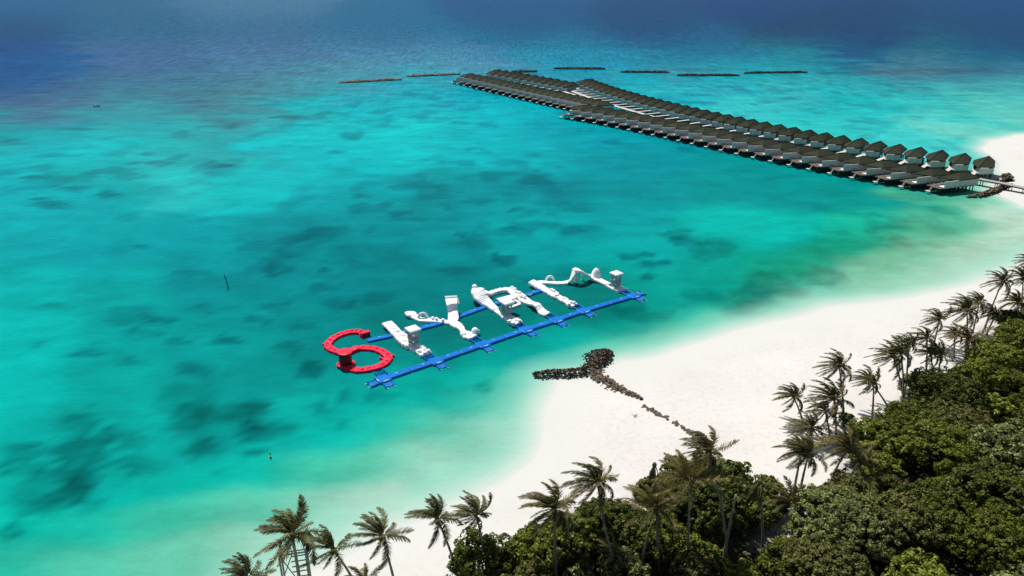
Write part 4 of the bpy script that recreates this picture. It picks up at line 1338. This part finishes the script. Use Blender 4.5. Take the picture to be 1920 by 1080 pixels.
def palm(crown_px, base_px, kind, label, curve=.08, size=1.0, r0=.24, group='coconut palms along the beach', seed=0, bulge=1.0):
    rg = random.Random(seed * 13 + int(crown_px[0]))
    b0 = gp(base_px[0], base_px[1], 1.2)
    gz = ground_z(b0.x, b0.y)
    b0.z = gz - .2
    # crown point: on its sight line, nearest in plan to the trunk foot (lean across the view only)
    c0 = Vector((0, 0, CAM_H)); d = (gp(*crown_px, 0) - c0).normalized()
    h2 = Vector((d.x, d.y)); t = ((b0.xy - c0.xy).dot(h2)) / h2.length_squared
    top = c0 + d * t
    if top.z < gz + 2.0: top.z = gz + 2.0
    root = empty('coconut_palm', b0)
    T = top - b0
    side = Vector((T.x, T.y, 0))
    pts = []
    n = 14
    for i in range(n + 1):
        q = i / n
        bend = Vector((T.x, T.y, 0)) * (q ** (1.6 if curve > 0 else .7)) + Vector((0, 0, T.z * q)) + Vector((-T.y, T.x, 0)).normalized() * math.sin(q * math.pi) * curve * 2
        pts.append(bend)
    rad = [r0 * (1.25 if i == 0 else 1 - .5 * i / n) * (1.0 + (.07 if i % 2 else 0)) for i in range(n + 1)]
    MB().tube(pts, rad, 9).build('trunk', M_trunk, root, smooth=True)
    if kind:
        rot = rg.uniform(-.28, .28)
        for k, me in enumerate(frond_bank[kind]):
            if rg.random() < .08: continue
            f_ = bpy.data.objects.new('frond', me)
            col.objects.link(f_)
            f_.parent = root
            f_.location = T
            f_.rotation_euler = (rg.uniform(-.14, .14), rg.uniform(-.14, .14), rot + rg.uniform(-.12, .12))
            s_ = size * .86 * rg.uniform(.72, 1.15)
            f_.scale = (s_, s_, s_)
        if kind in ('calmA', 'calmB', 'windC', 'star'):
            mb = MB()
            for k in range(7):
                an = k * .9
                mb.ball((T.x + .32 * math.cos(an), T.y + .32 * math.sin(an), T.z - .3 - .1 * (k % 2)), .17, 8, 1.2)
            mb.build('coconut_cluster', M_nut, root, smooth=True)
        bo = MB().ball((T.x, T.y, T.z), .3, 8, 1.3)
        bo.build('crown_heart', M_frondY if kind != 'dead' else M_frondD, root)
    tag(root, label, 'palm tree', group)
    return root


PALMS = [
    ((548, 1003), (572, 1150), 'calmA', 'big full coconut palm standing in front of the timber ladder tower', 1.08),
    ((625, 1030), (672, 1105), 'calmB', 'windswept palm just right of the ladder tower, one frond hanging down', 1.0),
    ((716, 1005), (744, 1112), 'calmB', 'slim coconut palm leaning left over the waterline, third of the beach row', 1.0),
    ((820, 973), (862, 1100), 'calmB', 'coconut palm with long curved trunk, left of the round bush', .95),
    ((892, 965), (917, 1088), 'windB', 'slender palm rising past the left round bush', .9),
    ((462, 1084), (478, 1200), 'calmB', 'palm crown cut by the bottom edge, farthest left of all', .9),
    ((684, 1092), (700, 1190), 'low', 'pale brownish low palm crown at the bottom edge', .75),
    ((1038, 955), (1041, 1100), 'windC', 'thick bushy palm with straight grey trunk, lone above the green canopy', 1.12),
    ((1119, 903), (1137, 1040), 'windA', 'palm with drooping tail fronds behind a round dark bush', 1.05),
    ((1229, 950), (1236, 1068), 'star', 'yellowish spiky palm with open star fronds, left of a taller straight palm', .95),
    ((1294, 900), (1286, 1070), 'star', 'tall straight palm with wide yellow-ribbed fronds mid canopy', 1.05),
    ((1328, 850), (1361, 1052), 'windC', 'tallest curved palm whose crown meets the line of boulders', .95),
    ((1425, 904), (1428, 1046), 'droopy', 'thin palm with a narrow drooping crown above bright shrubs', .95),
    ((1484, 945), (1486, 992), 'low', 'short stocky palm with spread fronds at the sand inlet', 1.15),
    ((1503, 846), (1489, 918), 'windC', 'left palm of the leaning pair on the white sand inlet', .9),
    ((1516, 852), (1498, 930), 'calmB', 'right palm of the leaning pair on the white sand inlet', .85),
    ((1522, 803), (1548, 836), 'calmA', 'low broad palm behind the leaning pair', .85),
    ((1488, 744), (1506, 792), 'windB', 'outermost palm toward the water with curved trunk and swept fronds', .95),
    ((1573, 687), (1580, 795), 'windA', 'tall palm rising highest over the middle beach', .95),
    ((1563, 748), (1567, 816), 'windA', 'palm with dense swept crown just below the tallest middle palm', 1.1),
    ((1592, 842), (1560, 902), 'calmA', 'wide dishevelled palm leaning right over its own shadow on sand', 1.0),
    ((1628, 712), (1670, 781), 'windB', 'palm leaning strongly left in the crossed pair on open sand', .8),
    ((1638, 718), (1634, 788), 'windB', 'upright palm of the crossed pair on open sand', .62),
    ((1674, 668), (1693, 760), 'windA', 'left trunk palm of the fan of three on the beach', .95),
    ((1689, 661), (1691, 764), 'windB', 'middle palm of the fan of three on the beach', .9),
    ((1703, 643), (1694, 752), 'windB', 'right and tallest palm of the fan of three', .7),
    ((1761, 600), (1751, 645), 'windB', 'slim palm alone against the sand above the canopy edge', .95),
    ((1738, 633), (1734, 712), 'windA', 'palm with long left-blown fronds beside two twiggy stems', .85),
    ((1764, 666), (1757, 715), 'calmB', 'spiky palm rooted at the dark bush edge', .85),
    ((1745, 662), (1748, 712), 'windB', 'thin palm half hidden behind its neighbours near the twiggy bush', .8),
    ((1813, 582), (1811, 650), 'windA', 'heavy crowned palm in the upper beach group', 1.1),
    ((1836, 568), (1824, 622), 'windA', 'palm leaning right with bent over crown in the upper beach group', .95),
    ((1816, 636), (1806, 683), 'windC', 'palm with thick trunk below the upper beach group', .95),
    ((1880, 527), (1848, 610), 'windA', 'tall palm near the right edge leaning right, trunk bare', .9),
    ((1861, 586), (1843, 622), 'windC', 'lower palm in front of the tall leaning one near the right edge', .75),
    ((1868, 592), (1850, 626), 'windB', 'slight palm close against the lower leaning palm at right', .6),
    ((1918, 521), (1916, 566), 'windC', 'dense palm touching the right edge of the view', .95),
    ((1908, 566), (1908, 632), 'windC', 'palm with pale straight trunk above the dark leafy tree at right', .85),
    ((1935, 490), (1940, 545), 'windA', 'palm mostly beyond the right edge, only fronds showing', 1.0),
    ((1227, 872), (1231, 1062), 'dead', 'dead palm with a folded brown hanging crown', .95),
    ((1150, 1040), (1152, 1078), 'low', 'small yellow palm sprouting inside the canopy near the bottom', .8),
    ((1620, 860), (1590, 905), 'low', 'short ragged palm tucked against the jungle edge', .8),
    ((1547, 770), (1556, 826), 'windA', 'palm leaning inland behind the middle beach group', .7),
    ((1790, 625), (1788, 668), 'windB', 'small palm between the twiggy bush and the upper group', .75),
]
for i, (c, b_, k, lb, s_) in enumerate(PALMS):
    palm(c, b_, k, lb, curve=rnd.uniform(.05, .4), size=s_, seed=i, r0=.27 if i in (0, 7) else .20)
for (c, b_, lb) in [((1380, 928), (1351, 1084), 'bare headless palm trunk leaning right, the tallest of the stumps'), ((970, 1018), (966, 1090), 'bare upright palm stump beside the left round bush'),
                    ((1132, 985), (1154, 1080), 'bare thin trunk crossing below the drooping-tail palm'), ((1225, 980), (1199, 1080), 'bare trunk slanting down left beside the yellowish palm')]:
    o = palm(c, b_, None, lb, curve=.3, r0=.22)
    o.name = 'palm_trunk'; tag(o, cat='palm trunk')

for i, (x, y, ln, rz_, lb) in enumerate([(1148, 888, 2.6, .3, 'bleached driftwood branch on open sand above the lone bushy palm'), (1192, 776, 1.1, 1.2, 'small pale driftwood curl on the sand below the boulder line'),
                                        (1272, 893, 1.6, .5, 'short driftwood stick at the sand edge by the dead palm'), (1648, 762, 2.8, -.3, 'fallen brown palm frond lying by the crossed palms')]):
    q = gp(x, y, 1.2); q.z = ground_z(q.x, q.y) + .08
    mb = MB().tube([(-ln / 2, 0, 0), (-ln / 6, .15, .1), (ln / 4, -.1, .12), (ln / 2, .2, .03)], [.06, .1, .08, .03], 6)
    mb.tube([(-ln / 6, .15, .1), (ln / 8, .6, .2), (ln / 5, .9, .1)], [.06, .04, .02], 5); mb.tube([(ln / 6, -.05, .12), (ln / 3, -.5, .15)], [.05, .02], 5)
    o = mb.build('driftwood', M_drift, None, loc=q); o.rotation_euler = (0, 0, rz_); tag(o, lb, 'driftwood')

# ------------------------------------------------------------------ ladder tower at the bottom
p = gp(560, 1120, 0); p.z = ground_z(p.x, p.y)
t = empty('ladder_tower', p, R(12))
W_, H_ = 3.0, 7.2
for x in (-W_ / 2, W_ / 2):
    for y in (0, 1.6):
        MB().box(x - .1, x + .1, y - .1, y + .1, -.3, H_).build('leg', M_tower, t)
mb = MB()
for k in range(9): mb.box(-W_ / 2 + 1.3, W_ / 2, -.16, -.102, .8 + k * .78, .98 + k * .78)
mb.build('rungs', M_tower, t)
mb = MB()
mb.box(-W_ / 2, W_ / 2, -.13, -.102, H_ - .6, H_ - .35)
mb.tube([(-W_ / 2, -.2, 3), (.1, -.2, 7)], .07, 5); mb.tube([(.1, -.2, 3), (-W_ / 2, -.2, 7)], .07, 5)
mb.build('brace', M_tower, t)
tag(t, 'grey-green timber ladder tower behind the big palm', 'tower')

# ------------------------------------------------------------------ broadleaf trees
def leaf_crown(seed, rx, rz, nl, nleaf, leaf, flat=.35, lumpr=.42, gap=0.0):
    """leaf clumps over several lobes; base of the crown at z = 0, centre height rz*flat"""
    g = np.random.default_rng(seed)
    lob = []
    for i in range(nl):
        th = i * 2.39996 + g.uniform(-.3, .3)
        q = math.sqrt((i + .3) / nl)
        r = q * .72
        z = rz * (flat + (1 - flat) * math.sqrt(max(0, 1 - r * r)) * g.uniform(.7, 1.0)) - lumpr * rx * .35
        lob.append((math.cos(th) * r * rx, math.sin(th) * r * rx, z, rx * lumpr * g.uniform(.55, 1.15)))
    for i in range(nl // 2):
        th = g.uniform(0, 6.28)
        lob.append((math.cos(th) * rx * .7, math.sin(th) * rx * .7, rz * g.uniform(.15, .45), rx * lumpr * g.uniform(.5, .9)))
    lob = np.array(lob)
    w = lob[:, 3] ** 2; w /= w.sum()
    nc = max(20, nleaf // 34)
    kc = g.choice(len(lob), nc, p=w)
    dc = g.normal(size=(nc, 3)); dc[:, 2] = np.abs(dc[:, 2]) - .45 * np.abs(g.normal(size=nc))
    dc /= np.linalg.norm(dc, axis=1, keepdims=True)
    cc = lob[kc, :3] + dc * (lob[kc, 3] * g.uniform(.78, 1.12, nc))[:, None]
    cr = g.uniform(.32, .66, nc) * (1 + .06 * rx)
    k = g.integers(0, nc, nleaf)
    d = g.normal(size=(nleaf, 3)) + dc[k] * 1.1; d[:, 2] += .35
    d /= np.linalg.norm(d, axis=1, keepdims=True)
    pos = cc[k] + d * (cr[k] * (1 - .5 * g.random(nleaf) ** 2))[:, None] * np.array([1, 1, .75])
    keep = (pos[:, 2] > -.3)
    for l_ in lob:
        keep &= np.linalg.norm(pos - l_[:3], axis=1) > l_[3] * .58
    pos = pos[keep]; d = d[keep]; n = len(pos)
    nrm = d + g.normal(size=(n, 3)) * .38; nrm[:, 2] += .3
    nrm /= np.linalg.norm(nrm, axis=1, keepdims=True)
    a = np.cross(nrm, g.normal(size=(n, 3))); a /= np.linalg.norm(a, axis=1, keepdims=True)
    b_ = np.cross(nrm, a)
    s = leaf * g.uniform(.6, 1.3, n)[:, None]
    V = np.stack([pos - a * s, pos - b_ * s * .55 + nrm * s * .12, pos + a * s, pos + b_ * s * .55 + nrm * s * .12], 1).reshape(-1, 3)
    Fq = np.arange(n * 4).reshape(-1, 4)
    me = bpy.data.meshes.new('crown')
    me.vertices.add(len(V)); me.vertices.foreach_set('co', V.astype('f').ravel())
    me.loops.add(Fq.size); me.loops.foreach_set('vertex_index', Fq.astype('i').ravel())
    me.polygons.add(len(Fq)); me.polygons.foreach_set('loop_start', (np.arange(len(Fq)) * 4).astype('i'))
    me.update(calc_edges=True)
    return me


CR = {}   # unit-ish crowns at their own real sizes
for key, args in {
    'bigA': (1, 6.2, 5.6, 17, 24000, .24), 'bigB': (2, 5.6, 6.4, 13, 22000, .27), 'bigC': (3, 6.0, 5.0, 22, 25000, .20),
    'medA': (4, 4.2, 4.6, 11, 12000, .25), 'medB': (5, 4.0, 3.8, 14, 12000, .21), 'medC': (6, 4.4, 4.2, 9, 11000, .30),
    'smlA': (7, 2.7, 2.9, 8, 5200, .22), 'smlB': (8, 2.4, 2.4, 7, 4600, .19),
    'tinA': (9, 1.6, 1.6, 5, 2200, .18), 'tinB': (10, 1.5, 1.9, 5, 2000, .2),
}.items():
    CR[key] = leaf_crown(*args)
CRR = {'big': 6.0, 'med': 4.2, 'sml': 2.6, 'tin': 1.6}


def trunk_mesh(h, r, seed):
    rg = random.Random(seed)
    mb = MB()
    lean = Vector((rg.uniform(-.5, .5), rg.uniform(-.5, .5), 0))
    mb.tube([(0, 0, -.4), lean * .3 + Vector((0, 0, h * .4)), lean + Vector((0, 0, h))], [r * 1.2, r, r * .75], 8)
    for k in range(5):
        an = k * 1.3 + rg.random()
        e = lean + Vector((math.cos(an) * h * .5, math.sin(an) * h * .5, h * 1.35))
        mb.tube([lean + Vector((0, 0, h * .8)), (lean + Vector((0, 0, h))).lerp(e, .5) + Vector((0, 0, .2)), e], [r * .5, r * .35, r * .15], 6)
    me = bpy.data.meshes.new('trunk')
    me.from_pydata(mb.v, [], mb.f); me.materials.append(M_bark); me.update()
    return me


TR = {k: trunk_mesh(h, r, i) for i, (k, h, r) in enumerate((('big', 4.2, .32), ('med', 2.8, .22), ('sml', 1.5, .13), ('tin', .8, .08)))}
crown_by_mat = {}


def crown_mesh(key, tone):
    kk = (key, tone)
    if kk not in crown_by_mat:
        me = CR[key] if not any(k[0] == key for k in crown_by_mat) else CR[key].copy()
        me.materials.clear(); me.materials.append(LEAF[tone])
        crown_by_mat[kk] = me
    return crown_by_mat[kk]


DESC = {'dark': 'dark glossy green', 'mid': 'mid green', 'yellow': 'yellow-green', 'olive': 'dull olive', 'pale': 'pale silvery green'}
SIZE = {'big': ('broad', 'broadleaf_tree', 'tree'), 'med': ('rounded', 'broadleaf_tree', 'tree'), 'sml': ('shrubby', 'shrub', 'shrub'), 'tin': ('low', 'shrub', 'shrub')}
planted = []


def tree(x, y, cls, var, tone, lift=None, scale=1.0):
    z = ground_z(x, y)
    sz = {'big': 2.3, 'med': 1.2, 'sml': .4, 'tin': .0}[cls] if lift is None else lift
    root = empty(SIZE[cls][1], (x, y, z), rnd.uniform(0, 6.28))
    c = bpy.data.objects.new('crown', crown_mesh(cls + var, tone)); col.objects.link(c); c.parent = root
    c.location = (0, 0, sz * scale)
    c.scale = (scale * rnd.uniform(.92, 1.08), scale * rnd.uniform(.92, 1.08), scale * rnd.uniform(.88, 1.1))
    tk = bpy.data.objects.new('trunk', TR[cls]); col.objects.link(tk); tk.parent = root
    tk.scale = (scale, scale, scale * (max(sz, .3) + 1) / {'big': 4.2, 'med': 2.8, 'sml': 1.5, 'tin': .8}[cls] * .8)
    planted.append((root, x, y, cls, tone))
    return root


placed = []


def try_place(x, y, r): return all((x - a) ** 2 + (y - b) ** 2 > ((r + c) * .63) ** 2 for a, b, c in placed)


# trees picked out one by one from the photograph (crown centre px, height of that centre)
HAND = [
    ((905, 1062), 2.6, 'med', 'A', 'dark', .98), ((1125, 948), 3.2, 'med', 'B', 'dark', .72), ((1155, 985), 3, 'med', 'A', 'dark', .9), ((1250, 920), 4, 'med', 'C', 'olive', .95),
    ((1350, 905), 4, 'med', 'C', 'dark', 1.0), ((1330, 950), 4.5, 'big', 'B', 'dark', .8), ((1440, 915), 3, 'sml', 'A', 'dark', 1.15), ((1420, 950), 2.6, 'med', 'B', 'mid', .8),
    ((1275, 875), 3, 'sml', 'A', 'dark', 1.1), ((1770, 745), 4, 'big', 'C', 'dark', .95), ((1715, 715), 2.6, 'sml', 'B', 'dark', 1.1), ((1585, 778), 1.6, 'tin', 'B', 'dark', .9),
    ((1905, 595), 3.6, 'med', 'C', 'dark', .9), ((1865, 665), 3.6, 'big', 'A', 'yellow', .7), ((1840, 700), 3.4, 'med', 'B', 'yellow', 1.0), ((1640, 830), 3.4, 'med', 'A', 'mid', 1.0),
    ((1600, 930), 3, 'med', 'B', 'olive', 1.0), ((1560, 965), 3.6, 'big', 'B', 'pale', .72), ((1610, 990), 4, 'big', 'A', 'pale', .8), ((1530, 1010), 2.6, 'med', 'A', 'pale', .9),
    ((1655, 870), 2.6, 'sml', 'A', 'yellow', 1.15), ((1650, 815), 2.6, 'sml', 'B', 'mid', 1.2), ((1000, 1050), 2.6, 'med', 'A', 'yellow', .9), ((1060, 1010), 2.8, 'med', 'C', 'mid', .95),
    ((1010, 1020), 1.8, 'sml', 'B', 'mid', 1.1), ((1720, 800), 4, 'big', 'C', 'mid', .85), ((1800, 800), 4, 'big', 'A', 'olive', .8), ((1690, 770), 2, 'sml', 'B', 'yellow', .9), ((1870, 930), 4.5, 'big', 'B', 'dark', .9),
    ((1860, 1020), 4, 'big', 'C', 'mid', .9), ((1690, 990), 4, 'big', 'B', 'olive', .75), ((1750, 960), 4, 'big', 'A', 'dark', .75)]
for (px, z, cls, var, tone, sc) in HAND:
    p = gp(px[0], px[1], 1.2 + z)
    placed.append((p.x, p.y, CRR[cls] * sc))
    tree(p.x, p.y, cls, var, tone, None, sc)

rt = random.Random(19)
xsC = [p.x for p in canopy]; ysC = [p.y for p in canopy]


def sd1(x, y): return float(poly_sd(np.array([float(x)]), np.array([float(y)]), canopy)[0])


def tone_at(x, y):
    # distance-free, patchy species mix
    v = float(fbm(np.array([x / 17.0]), np.array([y / 17.0]), 77, 3)[0]) + rt.uniform(-.16, .16)
    return 'dark' if v < .40 else 'mid' if v < .51 else 'olive' if v < .57 else 'yellow' if v < .66 else 'mid' if v < .72 else 'pale'


feet = [gp(b_[0], b_[1], 1.2) for (c_, b_, k_, l_, s_) in PALMS] + [gp(1351, 1084, 1.2), gp(1154, 1080, 1.2), gp(1199, 1080, 1.2)]


def blocks(x, y, r):
    # leave the small clearings in which the palms of the jungle stand
    for f_ in feet:
        d = math.hypot(f_.x, f_.y); ux, uy = f_.x / d, f_.y / d
        fr = d - (x * ux + y * uy); la = abs(-x * uy + y * ux)
        if -1.5 < fr < 5.5 + r and la < r * .75: return True
    return False


for cls, tries, sc0, sc1, edge in (('big', 300, .72, 1.05, 5.0), ('med', 900, .75, 1.1, 3.2), ('sml', 1500, .8, 1.2, 1.9), ('tin', 1500, .8, 1.3, .8)):
    for i in range(tries):
        x = rt.uniform(-12, 150); y = rt.uniform(52, 190)
        # only what the view can reach, plus a margin
        if abs(x) > y * .76 + 34: continue
        sc = rt.uniform(sc0, sc1); r = CRR[cls] * sc
        if sd1(x, y) < edge * sc + .6: continue
        if cls in ('sml', 'tin') and len([1 for a in planted if a[3] == cls]) > (95 if cls == 'sml' else 70): break
        if cls in ('big', 'med') and blocks(x, y, r): continue
        if try_place(x, y, r):
            placed.append((x, y, r)); tree(x, y, cls, rt.choice('ABC' if cls in ('big', 'med') else 'AB'), tone_at(x, y), None, sc)

# labels: ordinal from the left among its own look
from collections import defaultdict
byk = defaultdict(list)
def img_x(x, y, z=3.0):
    return x / (y * math.cos(PITCH) + (CAM_H - z) * math.sin(PITCH))
for (root, x, y, cls, tone) in planted: byk[(cls, tone)].append((img_x(x, y), root))
for (cls, tone), lst in byk.items():
    lst.sort(key=lambda e: e[0])
    for i, (_, root) in enumerate(lst):
        s_ = SIZE[cls]
        tag(root, '%s %s %s in the jungle, %s from the left among its like' % (s_[0], DESC[tone], s_[2], nth(i + 1)), s_[2], 'jungle %ss behind the beach' % s_[2])

# undergrowth nobody could count
g = np.random.default_rng(5)
n = 60000
ux_ = g.uniform(-14, 150, n); uy_ = g.uniform(45, 192, n)
sd = poly_sd(ux_, uy_, canopy) + (fbm(ux_ / 4, uy_ / 4, 31) - .5) * 5
ok = (sd > .2) & (fbm(ux_ / 3, uy_ / 3, 55, 3) > .42)
ux_, uy_ = ux_[ok], uy_[ok]; n = len(ux_)
uz = land_z(ux_, uy_) + g.uniform(.05, .8, n) ** 1.5
pos = np.stack([ux_, uy_, uz], 1)
nrm = g.normal(size=(n, 3)) * .6; nrm[:, 2] += 1; nrm /= np.linalg.norm(nrm, axis=1, keepdims=True)
a = np.cross(nrm, g.normal(size=(n, 3))); a /= np.linalg.norm(a, axis=1, keepdims=True); b_ = np.cross(nrm, a)
s = g.uniform(.18, .42, n)[:, None]
V = np.stack([pos - a * s, pos - b_ * s * .55, pos + a * s, pos + b_ * s * .55], 1).reshape(-1, 3)
Fq = np.arange(n * 4).reshape(-1, 4)
me = bpy.data.meshes.new('undergrowth')
me.vertices.add(len(V)); me.vertices.foreach_set('co', V.astype('f').ravel())
me.loops.add(Fq.size); me.loops.foreach_set('vertex_index', Fq.astype('i').ravel())
me.polygons.add(len(Fq)); me.polygons.foreach_set('loop_start', (np.arange(len(Fq)) * 4).astype('i'))
me.update(calc_edges=True); me.materials.append(LEAF['olive'])
ug = bpy.data.objects.new('undergrowth', me); col.objects.link(ug)
tag(ug, 'low leafy ground cover under the jungle trees', 'ground cover', kind='stuff')

# ------------------------------------------------------------------ light
SUN_EL, SUN_AZ = R(60), R(-28)   # azimuth from +Y, negative = to the left of the view
sun_d = bpy.data.lights.new('sun', 'SUN'); sun_d.energy = 4.7; sun_d.angle = R(.5); sun_d.color = (1, .965, .91)
sun = bpy.data.objects.new('sun', sun_d); col.objects.link(sun)
sdir = Vector((math.sin(SUN_AZ) * math.cos(SUN_EL), math.cos(SUN_AZ) * math.cos(SUN_EL), math.sin(SUN_EL)))
sun.rotation_euler = sdir.to_track_quat('Z', 'Y').to_euler()
w = bpy.data.worlds.new('World'); scene.world = w; w.use_nodes = True
nt = w.node_tree
sk = nt.nodes.new('ShaderNodeTexSky'); sk.sky_type = 'NISHITA'; sk.sun_disc = False
sk.sun_elevation = SUN_EL; sk.sun_rotation = SUN_AZ
nt.links.new(sk.outputs[0], nt.nodes['Background'].inputs[0])
nt.nodes['Background'].inputs[1].default_value = .066
scene.view_settings.view_transform = 'Standard'
scene.view_settings.look = 'None'
scene.view_settings.exposure = 0
scene.view_settings.gamma = 1
scene.render.engine = 'CYCLES'
